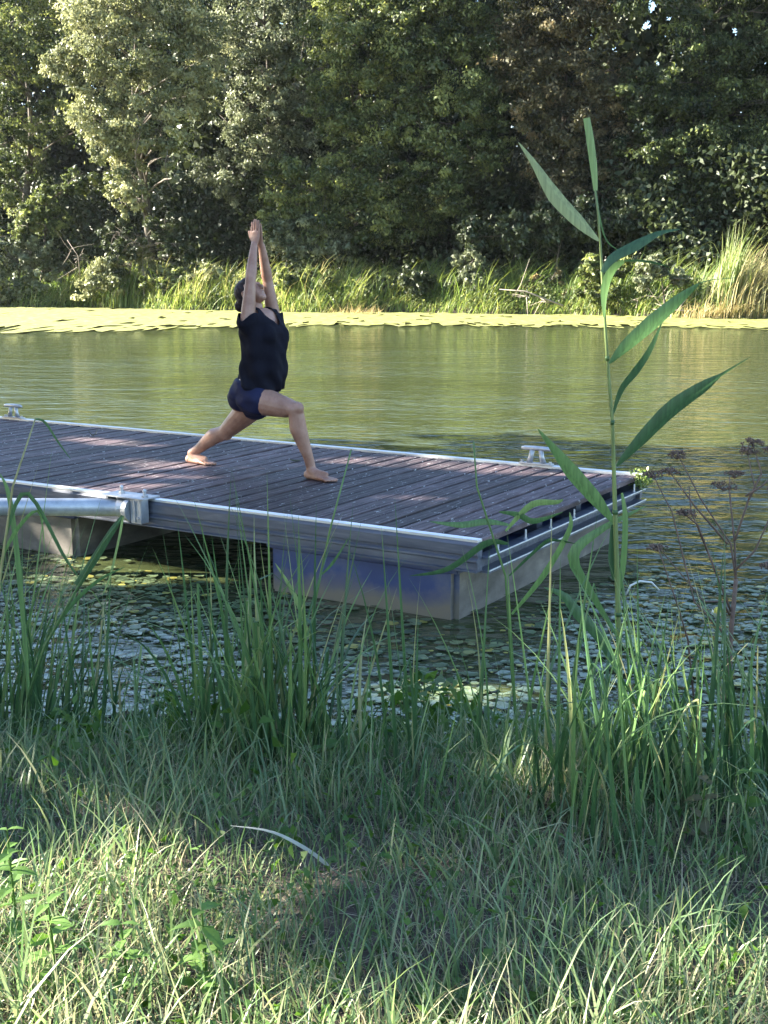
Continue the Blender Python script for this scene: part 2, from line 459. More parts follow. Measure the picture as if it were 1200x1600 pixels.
# ------------------------------------------------------------------ the land and the river
def y_near(x):
    x = np.asarray(x, float)
    return 4.5-.10*x+.10*np.sin(1.7*x+.6)+.05*np.sin(4.3*x)+np.clip(-4-x, 0, 13)*1.0
def y_far(x):
    x = np.asarray(x, float)
    return 56-.45*np.clip(x, -70, 70)+.9*np.sin(.31*x)+.5*np.sin(.83*x+1)
def g_z(x, y):
    x = np.asarray(x, float); y = np.asarray(y, float)
    d = y_near(x)-y
    zn = np.where(d > 0, .34*(1-np.exp(-np.clip(d, 0, 60)/.75)), -.7*(1-np.exp(np.clip(d, -60, 0)/.7)))
    e = y-y_far(x)
    zf = np.where(e > 0, .75*(1-np.exp(-np.clip(e, 0, 60)/1.2)), -.7*(1-np.exp(np.clip(e, -60, 0)/.7)))
    bump = .025*np.sin(5.1*x+1.3*y)*np.sin(4.2*y-1.1*x)+.015*np.sin(11*x+3)*np.sin(9.3*y)
    return np.maximum(zn, zf)+bump*np.clip(np.maximum(d, e)*2, 0, 1)

def lines(*segs):
    out = []
    for a, b, st in segs: out += list(np.arange(a, b, st))
    return np.array(out)
gx = lines((-900, -100, 100), (-100, -24, 6), (-24, -5, 1), (-5, 5, .1), (5, 24, 1), (24, 100, 6), (100, 901, 100))
gy = lines((-300, -30, 45), (-30, -2, 3.5), (-2, 1, .5), (1, 6.5, .1), (6.5, 18, .8), (18, 44, 3), (44, 90, .8), (90, 150, 8), (150, 1600, 120))
X, Y = np.meshgrid(gx, gy)
V = np.stack([X, Y, g_z(X, Y)], -1).reshape(-1, 3)
nx = len(gx)
ii, jj = np.meshgrid(np.arange(nx-1), np.arange(len(gy)-1))
q = (jj*nx+ii).ravel()
F = np.stack([q, q+1, q+nx+1, q+nx], -1)
tag(put('ground', mesh_np('ground', V, F, smooth=True), M['soil']), 'dark earth of the two river banks', kind='structure')
wv = [(-900, -300, 0), (900, -300, 0), (900, 1400, 0), (-900, 1400, 0)]
tag(put('river', mesh_np('river', wv, [(0, 1, 2, 3)]), M['water']), 'murky olive green river with small ripples', kind='structure')

# duckweed along the far bank: a lumpy floating sheet with a ragged edge
def duck_edge(x):
    return np.interp(x, [-60, -22, -12, -8, -5.5, -2, 2.5, 6, 10, 14, 30, 60], [36, 37, 37.5, 38.5, 41, 43, 42.5, 41.5, 41, 40, 38, 37])
dx = np.arange(-60, 60.01, .25); nt_ = 22
ed = duck_edge(dx)+.7*np.sin(1.1*dx)*np.sin(.37*dx)+.3*np.sin(4.7*dx+1)+rng.normal(0, .35, len(dx))
top = y_far(dx)+.6
tt = np.linspace(0, 1, nt_)
DY = ed[None]+(top-ed)[None]*tt[:, None]
DX = np.repeat(dx[None], nt_, 0)+rng.normal(0, .03, DY.shape)
DZ = .012+np.abs(rng.normal(0, .022, DY.shape))
V = np.stack([DX, DY, DZ], -1).reshape(-1, 3)
n = len(dx); ii, jj = np.meshgrid(np.arange(n-1), np.arange(nt_-1)); q = (jj*n+ii).ravel()
F = np.stack([q, q+1, q+n+1, q+n], -1)
fr = tt[jj.ravel()]; hx_ = dx[ii.ravel()]
hole = np.sin(hx_*1.7+9*fr)*np.sin(hx_*.63-14*fr+2)+.6*np.sin(hx_*5.1+21*fr) > 1.02+.5*fr
F = F[~hole & (rng.random(len(F)) > np.where(jj.ravel() < 5, .42-.08*jj.ravel(), .012))]
tag(put('duckweed', mesh_np('duckweed', V, F), M['duckweed']), 'bright yellow green duckweed floating along the far bank', kind='stuff')

# ------------------------------------------------------------------ trees
def shadow_gaps(c):
    """leaves removed from the bankside crowns so that sun flecks land on chosen spots"""
    keep = np.ones(len(c), bool)
    ex = np.array([.8525, -.5227]); ey = np.array([.5227, .8525])
    for frame, z0, cx, cy, rx, ry in GAPS:
        k = (c[:, 2]-z0)/SUN.z
        q = np.stack([c[:, 0]-SUN.x*k, c[:, 1]-SUN.y*k], -1)
        if frame == 'deck':
            r = q-np.array([.503, 6.258]); q = np.stack([r@ex, r@ey], -1)
        keep &= (((q[:, 0]-cx)/rx)**2+((q[:, 1]-cy)/ry)**2) > 1
    return keep
GAPS = [('deck', .47, -4.5, 1.78, .85, .32), ('deck', .47, -1.95, 1.98, .7, .26), ('deck', .47, -1.2, 2.2, .95, .36), ('deck', .20, -3.5, .0, .45, .12),  # spots kept clear of leaf shadow, crowns shaped for these sun flecks
        ('world', .35, -.95, 2.15, 1.2, .6), ('world', .4, -1.1, 2.75, .6, .22), ('world', .3, .25, 1.95, .7, .35), ('world', .3, -.6, 2.85, .6, .3), ('world', .3, 1.3, 2.6, .5, .2), ('world', .3, .8, 1.75, .6, .15), ('world', .3, .1, 3.0, .35, .12), ('world', .3, 1.9, 3.1, .3, .15), ('world', .3, .45, 3.6, .35, .13), ('world', .3, -.95, 3.45, .35, .15), ('world', .3, 1.3, 3.45, .3, .12), ('world', .3, -.2, 3.95, .25, .1),
        ('world', 0, .35, 5.2, .55, .3), ('world', .15, -2.15, 7.6, .45, .3), ('world', .3, .9, 2.3, .5, .28)]

def crown_points(blobs, n):
    """leaf positions: sprays on and in the blobs; returns centres, outward directions, spray tint"""
    B = np.array(blobs, float)
    vol = (B[:, 3]*B[:, 4]+B[:, 4]*B[:, 5]+B[:, 3]*B[:, 5])**.75
    cnt = np.maximum((n*1.15*vol/vol.sum()).astype(int), 40)
    C, O, T = [], [], []
    for b, k in zip(B, cnt):
        ns = int(np.clip(k/80, 5, 30))
        d = unit(rng.normal(0, 1, (ns, 3)))
        r = .38+.70*rng.random(ns)**.6
        sp = d*r[:, None]*b[3:6]
        rs = b[3]*rng.uniform(.16, .42, ns)
        idx = rng.integers(0, ns, k)
        dd = unit(rng.normal(0, 1, (k, 3))+np.array([0, 0, .25]))
        rad = rs[idx]*(.25+.75*rng.random(k)**.7+.12*rng.normal(0, 1, k))
        p = sp[idx]+dd*rad[:, None]*np.array([1.1, 1.1, .72])
        loose = rng.random(k) < .05
        p[loose] += rng.normal(0, .22, (int(loose.sum()), 3))*min(1.0, b[3])
        st = rng.normal(.47, .24, ns)
        C.append(p+b[:3]); O.append(unit(dd+.5*d[idx])); T.append(st[idx]+rng.normal(0, .13, k))
    return np.concatenate(C), np.concatenate(O), np.clip(np.concatenate(T), 0, 1)

def crown_mesh(blobs, n, size, gaps=False, holes=None, aspect=.5):
    c, o, t = crown_points(blobs, n)
    if gaps:
        k = shadow_gaps(c); c, o, t = c[k], o[k], t[k]
    if holes is not None:
        keep = np.ones(len(c), bool)
        for hp, hr in holes:
            dv = c-np.array(EYE); hv = np.array(hp)-np.array(EYE); hv = hv/np.linalg.norm(hv)
            dist = np.linalg.norm(dv-(dv@hv)[:, None]*hv, axis=1)
            keep &= dist > hr*(.6+.8*rng.random(len(c)))
        c, o, t = c[keep], o[keep], t[keep]
    k = len(c)
    ax = o*.5+rng.normal(0, .7, (k, 3))+np.array([0, 0, -.45])
    nr = o*.8+rng.normal(0, .5, (k, 3))+np.array([0, 0, .35])
    L = size*1.25*rng.uniform(.55, 1.4, k)
    V, F = leaves(c, ax, nr, L, L*aspect*rng.uniform(.8, 1.2, k))
    return mesh_np('crown', V, F, t)

def limb(mb, a, b, r0, r1, sag=.15, n=5, k=6):
    a, b = Vector(a), Vector(b); L = (b-a).length
    pts, rad = [], []
    ph = [random.gauss(0, .06*L) for _ in range(3)]
    for i in range(n):
        t = i/(n-1); w = math.sin(PI*t)
        pts.append(a.lerp(b, t)+Vector((ph[0]*w, ph[1]*w, sag*L*w+ph[2]*w*.5))); rad.append(r0+(r1-r0)*t)
    mb.tube(pts, rad, k, cap=False)
    return pts

def tree(name, label, base, blobs, n, size, mat, trunk_r=.22, group=None, cat='tree', gaps=False, holes=None, mesh=None, extra=1.0, bare=()):
    """trunk with limbs reaching every clump, and a crown of leaf sprays"""
    x, y = base; z = float(g_z(x, y))-.08
    root = empty(name, (x, y, z))
    lb = [(b[0]-x, b[1]-y, b[2]-z, b[3], b[4], b[5]) for b in blobs]
    mb = MB()
    zt = max(b[2] for b in lb); cxm = sum(b[0] for b in lb)/len(lb); cym = sum(b[1] for b in lb)/len(lb)
    fork = Vector((cxm*.35, cym*.35, zt*.34))
    tp = limb(mb, (0, 0, 0), fork, trunk_r, trunk_r*.72, 0, 5, 9)
    lead = limb(mb, fork, (cxm*.8, cym*.8, zt*.85), trunk_r*.7, trunk_r*.16, 0, 6, 7)
    stems = tp[2:]+lead
    for b in lb:
        st = min(stems, key=lambda p: (Vector(b[:3])-p).length+(2 if p.z > b[2] else 0))
        lp = limb(mb, st, b[:3], trunk_r*.24, .025, .10, 5, 5)
        for _ in range(4):
            d = Vector((random.gauss(0, 1), random.gauss(0, 1), random.gauss(.2, .8))).normalized()
            limb(mb, lp[random.choice((2, 3, 4))], Vector(b[:3])+Vector((d.x*b[3], d.y*b[4], d.z*b[5]))*.95, .022, .008, .05, 4, 4)
    for pl in bare:
        tw = MB(); tw.tube([Vector(p)-Vector((x, y, z)) for p in pl], [.022-.012*i/(len(pl)-1) for i in range(len(pl))], 5)
        tw.build('twig', M['bark'], root, smooth=True)
    mb.build('trunk', M['bark'], root, smooth=True)
    if mesh is None: mesh = crown_mesh(blobs, n, size, gaps, holes)
    co = put('crown', mesh, mat, root)
    co.location = (-x, -y, -z)
    return tag(root, label, cat, group)

def pb(Y, lst, deep=.9):
    """clumps given where the photograph shows them; every one gets a body behind it"""
    out = []
    for e in lst:
        px, py, r = e[:3]; dy = e[3] if len(e) > 3 else 0
        p = at(px, py, Y+dy); m = r*Y/FPX
        out.append((p.x, p.y, p.z, m, m*deep, m*.92))
    return out

far_group = 'trees along the far bank'
sky_holes = [(at(1010, 40, 60), .26), (at(1022, 12, 60), .22), (at(1148, 52, 60), .18), (at(1045, 30, 60), .16)]
sky_holes = [((p.x, p.y, p.z), r) for p, r in sky_holes]

def fill(px0, px1, py0, py1, n, r0, r1, Y, dy0=0, dy1=3):
    return [(random.uniform(px0, px1), random.uniform(py0, py1), random.uniform(r0, r1), random.uniform(dy0, dy1)) for _ in range(n)]

# far left: pale crown with deep gaps below
tree('poplar_tree', 'tree at the left edge of the far bank, pale clumps above deep gaps', (-20.5, 72),
     pb(68, [(15, 40, 52), (60, 85, 42), (25, 120, 42), (48, 150, 34), (90, 30, 48), (10, 185, 40), (85, 190, 26, 1), (-40, 100, 70), (-60, 10, 70), (40, -30, 70), (120, -20, 60, 2)]
        + fill(-40, 120, 200, 350, 9, 28, 42, 68, 1, 4)), 30000, .15, M['ash'], .3, far_group)
# the bright willow leaning out over the water
w_bare = [[at(215, 180, 59), at(219, 205, 59), at(212, 240, 58.9), at(213, 265, 58.9)], [at(262, 235, 59), at(258, 255, 59), at(262, 285, 58.9), at(272, 305, 58.8)]]
tree('willow_tree', 'brightly sunlit pale willow leaning over the duckweed, with a drooping tip', (-13.2, 70),
     pb(60, [(170, 20, 58), (240, 10, 62), (310, 40, 50), (135, 60, 44), (200, 80, 62), (270, 90, 56), (110, 105, 34), (150, 130, 50), (225, 150, 58), (290, 140, 46), (95, 95, 22),
             (150, 185, 40), (190, 205, 44), (250, 205, 38), (165, 235, 30), (195, 260, 32), (185, 285, 25), (205, 300, 26), (200, 325, 18), (215, 312, 15), (262, 250, 16), (275, 285, 11), (258, 225, 16),
             (180, -50, 70), (270, -60, 70), (330, 90, 34, 1), (320, 160, 28, 1)]), 52000, .13, M['willow'], .3, far_group, bare=w_bare)
# middle left: greyer, thinner crown with bare twigs
m_bare = [[at(320, 160, 63), at(352, 158, 63)], [at(480, 40, 61), at(470, 90, 61), at(458, 135, 61)], [at(340, 145, 63), at(332, 120, 63), at(330, 105, 63)], [at(455, 130, 61), at(472, 145, 61)]]
tree('alder_tree', 'grey green tree right of the willow, crown thin with bare twigs', (-6.6, 68),
     pb(64, [(380, 20, 56), (440, 50, 52), (350, 75, 44), (410, 110, 48), (470, 100, 46), (385, 165, 40), (440, 170, 44), (360, 195, 30), (405, 225, 40), (455, 240, 40), (480, 190, 36), (500, 30, 50), (420, -40, 60), (500, -50, 60)]
        + fill(330, 470, 260, 360, 6, 24, 36, 64, 0, 3)), 36000, .14, M['grey_leaf'], .26, far_group, bare=m_bare)
# centre: ash with bright hanging clumps on its left side
tree('ash_tree', 'deep green ash behind the woman, bright hanging clumps on its left', (-1.6, 66),
     pb(60, [(540, 60, 60), (600, 20, 56), (510, 110, 46), (560, 140, 56), (620, 110, 54), (520, 185, 36), (540, 200, 36), (590, 210, 56), (500, 170, 26), (440, 285, 36), (470, 300, 44), (540, 280, 52), (560, 265, 26), (600, 290, 56), (445, 320, 30), (500, 340, 44), (560, 350, 44), (620, 340, 46), (430, 345, 24), (560, -30, 70), (640, -30, 60)]), 50000, .14, M['ash'], .3, far_group)
tree('tall_ash', 'tall ash in the middle of the far bank, clumps like ladders', (4.0, 65),
     pb(59, [(640, 60, 46), (690, 30, 56), (650, 130, 40), (700, 110, 56), (745, 60, 50), (625, 150, 22), (625, 200, 18), (655, 200, 36), (720, 180, 54), (690, 240, 46), (760, 150, 44), (740, 250, 44), (770, 220, 36), (650, 280, 36), (700, 310, 40), (670, -40, 64), (740, -40, 64)]
        + fill(640, 800, 300, 370, 6, 26, 40, 59, 1, 4)), 46000, .14, M['ash'], .28, far_group)
tree('maple_tree', 'brown tinged maple right of centre, full of dry keys', (8.6, 64),
     pb(58, [(830, 40, 52), (880, 20, 50), (870, 90, 46), (820, 110, 46), (920, 60, 46), (900, 130, 48), (840, 170, 42), (930, 150, 40), (890, 200, 46), (950, 210, 40), (840, 240, 36), (920, 260, 44), (880, 290, 40), (800, 60, 40, 1), (960, 110, 36, 1), (960, 280, 36), (860, -40, 60), (940, -50, 56)]), 42000, .14, M['maple'], .26, far_group)
tree('oak_tree', 'dark oak at the right edge, peeks of sky through its top', (13.9, 62),
     pb(57, [(1080, 70, 44), (1060, 130, 48), (1120, 110, 50), (1170, 90, 50), (1100, 180, 54), (1160, 180, 54), (1040, 200, 46), (1110, 240, 54), (1180, 250, 54), (1050, 270, 48), (1000, 240, 40), (1000, 150, 40), (1130, 300, 50), (1190, 320, 46), (1080, 10, 40), (1190, 20, 50), (1230, 130, 70), (1230, 220, 70), (1130, -50, 60), (1220, -40, 70), (980, -10, 40), (1010, 320, 36), (1080, 330, 40)]), 48000, .13, M['oak'], .32, far_group, holes=sky_holes)
# low growth along the bank
tree('elder_bush', 'pale leaved elder bush at the far left water edge', (-19.6, 65.6),
     pb(65.2, [(10, 400, 30), (50, 395, 26), (20, 440, 32), (60, 430, 26), (75, 395, 18), (90, 425, 18), (-30, 400, 40), (-30, 440, 34), (45, 460, 18), (10, 465, 18)]), 14000, .15, M['grey_leaf'], .08, None, 'bush')
tree('hawthorn_tree', 'small tree above the elder bush, flat sunlit layers over dark gaps', (-18.6, 67),
     pb(66, [(62, 300, 15), (52, 330, 20), (72, 320, 18), (90, 340, 20), (45, 350, 18), (100, 300, 16), (120, 285, 20), (150, 290, 18), (75, 355, 18)]), 9000, .15, M['ash'], .1, far_group)
tree('privet_bush', 'rounded pale bush among the reeds left of the woman', (-13.2, 63.4),
     pb(63, [(150, 430, 26), (175, 415, 22), (215, 395, 20), (205, 385, 14), (190, 440, 26), (270, 440, 30), (240, 430, 22), (300, 430, 22), (275, 465, 22), (130, 455, 18)]), 14000, .14, M['willow'], .07, None, 'bush')
tree('dogwood_bush', 'whitish leaved bush just right of the raised hands', (-5.4, 60.8),
     pb(60, [(440, 365, 24), (470, 355, 26), (430, 385, 20), (500, 375, 28), (460, 390, 24), (530, 385, 26)]), 12000, .14, M['grey_leaf'], .07, None, 'bush')
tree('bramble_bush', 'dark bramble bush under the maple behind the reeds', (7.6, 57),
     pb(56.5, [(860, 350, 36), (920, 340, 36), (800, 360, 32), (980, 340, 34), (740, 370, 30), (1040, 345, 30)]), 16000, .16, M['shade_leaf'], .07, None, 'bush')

for i_, (px_, py_, r_, n_, mt_, lb_) in enumerate([
    (228, 385, 34, 12, 'shade_leaf', 'shadowed thicket standing in front of the willow trunk'), (255, 455, 22, 5, 'ash', 'leafy yellow green shrub left of the woman at the waterline'), (330, 450, 24, 6, 'willow', 'pale shrub directly behind the woman at head height'),
    (480, 440, 24, 6, 'ash', 'fresh green shrub right of the woman above the bleached tuft'), (590, 440, 26, 6, 'ash', 'shrub in the reeds, first one beyond the bleached tuft'),
    (680, 450, 24, 6, 'shade_leaf', 'dark low shrub at the middle of the reeds'), (745, 425, 22, 5, 'grey_leaf', 'greyish shrub above the bleached fallen branch'),
    (860, 455, 26, 6, 'maple', 'brownish shrub hanging to the water near the fallen branch'), (950, 440, 28, 7, 'ash', 'green shrub behind the stem of the tall reed'),
    (1040, 430, 26, 6, 'grey_leaf', 'grey shrub left of the straw coloured reeds'), (20, 365, 26, 6, 'ash', 'upper pale shrub at the far left between trees and elder')]):
    Yb = float(y_far((px_-600)/FPX*57))+1.0
    tree('shrub', lb_, ((px_-600)/FPX*Yb, Yb+.4), pb(Yb, [(px_+random.uniform(-1.6, 1.6)*r_, py_+random.uniform(-1.0, .9)*r_, r_*random.uniform(.4, .75), random.uniform(-.2, 1)) for _ in range(n_+3)]), 7000, .14, M[mt_], .05, None, 'bush')

# the wood behind: one mass nobody could count
n = 240000
c = np.stack([rng.uniform(-46, 46, n), np.zeros(n), rng.uniform(.3, 19, n)], -1)
c[:, 1] = y_far(c[:, 0])+rng.uniform(9.5, 17, n)+1.5*np.sin(c[:, 0]*1.3)*np.sin(c[:, 2]*.9)
keep = np.ones(n, bool)
for hp, hr in sky_holes:
    dv = c-np.array(EYE); hv = np.array(hp)-np.array(EYE); hv /= np.linalg.norm(hv)
    keep &= np.linalg.norm(dv-(dv@hv)[:, None]*hv, axis=1) > hr*1.15*(.7+.5*rng.random(n))
c = c[keep]; n = len(c)
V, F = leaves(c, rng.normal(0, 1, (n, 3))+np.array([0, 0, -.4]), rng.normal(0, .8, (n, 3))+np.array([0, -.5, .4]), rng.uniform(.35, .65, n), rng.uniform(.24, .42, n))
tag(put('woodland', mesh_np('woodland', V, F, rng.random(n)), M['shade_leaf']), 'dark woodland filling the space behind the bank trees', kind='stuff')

n = 80000
c = np.stack([rng.uniform(-44, 44, n), np.zeros(n), 7.2*rng.random(n)**.8], -1)
c[:, 1] = y_far(c[:, 0])+4.6+.25*c[:, 2]+rng.uniform(0, 3.5, n)+.9*np.sin(c[:, 0]*1.1+c[:, 2])
V, F = leaves(c, rng.normal(0, 1, (n, 3))+np.array([0, 0, -.4]), rng.normal(0, .8, (n, 3))+np.array([0, -.5, .4]), rng.uniform(.2, .42, n), rng.uniform(.12, .24, n))
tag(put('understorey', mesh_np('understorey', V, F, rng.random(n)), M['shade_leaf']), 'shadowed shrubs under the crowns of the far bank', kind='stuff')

# trees of the near bank, left of the frame: they throw the shade over pontoon and grass
near_blobs = []
nb_spots = [(-11.0, 2.2), (-11.7, 5.8), (-12.5, 9.4), (-13.4, 13.0)]
near_labels = ['bushy tree on the near bank, furthest from the pontoon', 'bushy tree on the near bank, second from the path', 'bushy tree on the near bank beside the mooring', 'bushy tree on the near bank overhanging the river']
for (tx, ty), lab in zip(nb_spots, near_labels):
    bl = []
    for k in range(34):
        a = random.uniform(0, 2*PI); rr = 2.1*math.sqrt(random.random())
        z = 1.9+11.0*(k+.5)/34
        rr *= 1.15 if 3 < z < 10 else .8
        bl.append((tx+rr*math.cos(a), ty+rr*math.sin(a), z, random.uniform(.9, 1.25), random.uniform(.9, 1.25), random.uniform(.8, 1.1)))
    tree('alder_tree', lab, (tx, ty), bl, 26000, .32, M['oak'], .2, 'shade trees on the near bank', gaps=True)

# ------------------------------------------------------------------ reeds and litter of the far bank
def far_reeds(n, x0, x1, hmin, hmax, dmin, dmax, tlo, thi, leanm=.7):
    x = rng.uniform(x0, x1, n); d = dmin+(dmax-dmin)*rng.random(n)
    y = y_far(x)+d
    cl = .5+.5*np.sin(x*2.3+np.sin(d*3))*np.sin(x*.9+d)
    h = (hmin+(hmax-hmin)*rng.random(n)**1.3)*(.42+.62*cl)
    az = np.where(rng.random(n) < .68, rng.normal(.1, .6, n), rng.uniform(0, 2*PI, n))-.35
    V, F, T = blades(np.stack([x, y, g_z(x, y)-.05], -1), h, az, h*leanm*rng.uniform(.2, 1.1, n), rng.uniform(.022, .045, n), rng.uniform(.1, .55, n), 4, 2.0,
                     np.clip(tlo+(thi-tlo)*rng.random(n)+.15*(cl-.5), 0, 1))
    return V, F, T
def joinp(ps):
    Vs, Fs, Ts = [], [], []; o = 0
    for V, F, T in ps:
        Vs.append(V); Fs.append(F+o); Ts.append(T); o += len(V)
    return np.concatenate(Vs), np.concatenate(Fs), np.concatenate(Ts)
V, F, T = joinp([far_reeds(7000, -17, -1, 1.0, 3.0, .1, 4.0, .3, 1.0), far_reeds(7000, -2, 14, 1.0, 3.1, .5, 4.5, .1, .8), far_reeds(2500, 13, 26, 1.4, 2.8, .3, 4, .2, .9), far_reeds(3000, -34, -16, 1.2, 2.4, .2, 4, .1, .7),  # lighter tints on the left reeds put sunlight into their colour
                 far_reeds(12000, -30, 24, .5, 1.5, -.15, 1.3, .3, .95, .9)])
tag(put('reed_bed', mesh_np('reed_bed', V, F, T), M['reed']), 'green reeds crowding the far bank above the duckweed', kind='stuff')
# leafy low plants between the reeds
n = 14000
x = rng.uniform(-24, 22, n); d = rng.uniform(.0, 2.6, n); y = y_far(x)+d
hh = (.35+.9*np.abs(np.sin(x*1.1)*np.sin(x*.47+2)))
c = np.stack([x, y, g_z(x, y)+hh*rng.random(n)], -1)
V, F = leaves(c, rng.normal(0, 1, (n, 3))+np.array([0, -.3, -.2]), rng.normal(0, .6, (n, 3))+np.array([-.2, -.4, .6]), rng.uniform(.10, .2, n), rng.uniform(.06, .11, n))
tag(put('undergrowth', mesh_np('undergrowth', V, F, np.clip(rng.normal(.45, .25, n), 0, 1)), M['ash']), 'low leafy undergrowth at the foot of the far reeds', kind='stuff')

def reed_mound(name, label, bx, by, n, sx, sy, hmin, hmax, az0, mat, cat, tl=0., th=1., lean=.7, wd=.035):
    z = float(g_z(bx, by))
    root = empty(name, (bx, by, z))
    p = np.stack([rng.normal(0, sx, n), rng.normal(0, sy, n), np.zeros(n)-.05], -1)
    h = rng.uniform(hmin, hmax, n)
    az = rng.normal(az0, .55, n)
    V, F, T = blades(p, h, az, h*lean*rng.uniform(.2, 1.2, n), rng.uniform(.5, 1.2, n)*wd, rng.uniform(.05, .6, n), 5, 1.9, tl+(th-tl)*rng.random(n))
    put('leaves', mesh_np('leaves', V, F, T), mat, root)
    return tag(root, label, cat)
p = at(1165, 486, 49.6)
reed_mound('reed_clump', 'big straw coloured reed clump glowing in sun at the right end', p.x, p.y, 1100, .8, .5, 1.2, 3.2, .35, M['dry_reed'], 'reeds', .0, .6)
p = at(1135, 484, 49.4)
reed_mound('reed_clump', 'upright yellow green reeds rising left of the straw coloured clump', p.x, p.y, 260, .3, .3, 2.6, 4.6, .6, M['reed'], 'reeds', .4, .9, .3)
p = at(200, 470, 63.0)
reed_mound('sedge_tuft', 'bright green sedge tuft below the willow tip', p.x, p.y, 420, .5, .3, 1.6, 3.2, .6, M['reed'], 'sedge', .25, .7, .35, .05)
p = at(555, 478, 55.2)
reed_mound('straw_tuft', 'bleached tuft of dead straw at the waterline beyond the woman', p.x, p.y, 500, .55, .3, .5, 1.3, -1.4, M['dry_reed'], 'straw', .3, 1, 1.0)
p = at(1150, 492, 49.0)
reed_mound('straw_tuft', 'low dead straw at the foot of the straw coloured reed clump', p.x, p.y, 500, 1.1, .25, .4, 1.0, -1.2, M['dry_reed'], 'straw', .3, 1, 1.0)
# dead branches lying at the waterline
def dead_branch(label, spots, r):
    root = empty('dead_branch', spots[0])
    mb = MB(); rel = [Vector(p)-Vector(spots[0]) for p in spots]
    mb.tube(rel, [r*(1-.7*i/(len(rel)-1)) for i in range(len(rel))], 6)
    mb.build('stem', M['deadwood'], root, smooth=True)
    tw = MB()
    for _ in range(9):
        a = rel[0].lerp(rel[-1], random.uniform(.2, .95)); d = Vector((random.gauss(0, 1), random.gauss(0, .5), random.gauss(.15, .6))).normalized()
        tw.tube([a, a+d*random.uniform(.3, .6), a+d*random.uniform(.7, 1.3)+Vector((0, 0, random.gauss(0, .15)))], [r*.4, r*.28, r*.12], 4)
    tw.build('twig', M['deadwood'], root)
    return tag(root, label, 'branch')
dead_branch('grey dead branch with twigs sunk beside the duckweed at right', [at(1110, 455, 51), at(1060, 470, 51), at(1010, 462, 51.2), at(985, 470, 51.4)], .06)
dead_branch('bleached fallen branch half hidden in dark reeds under the tall ash', [at(880, 478, 52.5), at(820, 455, 52.8), at(780, 452, 53)], .05)
dead_branch('thin bare branch poking out of the bank near the pale bush', [at(125, 430, 63.5), at(122, 400, 63.5), at(105, 375, 63.6)], .035)
dead_branch('low forked driftwood near the bright reed clump', [at(1100, 488, 49.5), at(1060, 485, 49.6), at(1020, 483, 49.8)], .045)

# ------------------------------------------------------------------ the pontoon
DECK = .47
PROT = math.atan2(-.5227, .8525)
pont = empty('pontoon', (.503, 6.258, DECK), PROT)       # x runs along it (0 = free end), y across it, z from the deck
tag(pont, 'grey floating pontoon with weathered boards, metal rails and blue floats', 'pontoon')
WID, LEN = 2.5, 9.6
pitch = .134
def plank_mesh(seed, y0, y1):
    r = random.Random(seed); mb = MB()
    w = .0575
    prof = [(-w, -.03), (-w, -.004), (-w+.004, 0), (w-.004, 0), (w, -.004), (w, -.03)]
    ys = [y0, y0+.02, (y0+y1)/2, y1-.02, y1]
    V = []; n = len(prof)
    for i, y in enumerate(ys):
        for a, z in prof:
            V.append((a+r.gauss(0, .0012), y+(r.gauss(0, .008) if i in (0, 4) else 0), z+r.gauss(0, .001)))
    F = [(i*n+k, i*n+(k+1) % n, (i+1)*n+(k+1) % n, (i+1)*n+k) for i in range(4) for k in range(n)]
    F += [tuple(range(n))[::-1], tuple(4*n+k for k in range(n))]
    return mb.add(V, F).mesh('plank')
pmeshes = [plank_mesh(s, .045, WID-.055) for s in range(6)]
npl = int(LEN/pitch)
for i in range(npl):
    o = put('plank', pmeshes[i % 6], M['board'], pont, (-.075-i*pitch, 0, random.gauss(0, .0018)))
    o.rotation_euler = (random.gauss(0, .0008), random.gauss(0, .012), random.gauss(0, .0015))
    if i % 2: o.scale = (1, -1, 1); o.location.y = WID-.01
# near rail: bright double lip on a stepped aluminium profile
lip = [(-.012, -.004), (-.012, .010), (.000, .014), (.008, .006), (.020, .006), (.028, .013), (.040, .010), (.040, -.004)]
MB().extrude(lip, -LEN, -.004).build('rail_lip', M['alu_bright'], pont)
side = [(.036, -.006), (-.010, -.006), (-.022, -.022), (-.022, -.074), (-.014, -.080), (-.014, -.090), (-.030, -.098), (-.030, -.108), (-.018, -.116), (-.018, -.152), (-.036, -.156), (-.036, -.164), (.036, -.164)]
MB().extrude(side, -LEN, .0).build('side_rail', M['alu'], pont)
far_lip = [(WID-.052, -.004), (WID-.052, .014), (WID-.010, .018), (WID, .010), (WID, -.004)]
MB().extrude(far_lip, -LEN, .012).build('rail_lip', M['alu_bright'], pont)
MB().extrude([(WID-.045, -.006), (WID-.002, -.006), (WID-.002, -.16), (WID-.045, -.16)], -LEN, .0).build('side_rail', M['alu'], pont)
# free end: channel with two lips, posts carrying the last board
ch = [(-.045, -.088), (.042, -.088), (.042, -.098), (-.030, -.100), (-.030, -.160), (.046, -.164), (.046, -.174), (-.045, -.174)]
MB().extrude(ch, .03, WID-.046, 'y').build('end_channel', M['alu'], pont)
edge = MB(); edge.box(.038, .046, .03, WID-.046, -.0865, -.0795, .0015); edge.box(.042, .050, .03, WID-.046, -.1625, -.1555, .0015)
edge.build('end_lip', M['alu_bright'], pont)
for k in range(7):
    y = .2+k*.35
    mb = MB(); mb.tube([(.012, y, -.088), (.012, y, -.032)], .006, 8); mb.tube([(.012, y, -.088), (.012, y, -.079)], .012, 6)
    mb.build('post', M['alu_bright'], pont)
for k in range(4):
    MB().box(-LEN, -.10, .35+k*.6, .43+k*.6, -.15, -.033).build('joist', M['alu'], pont)
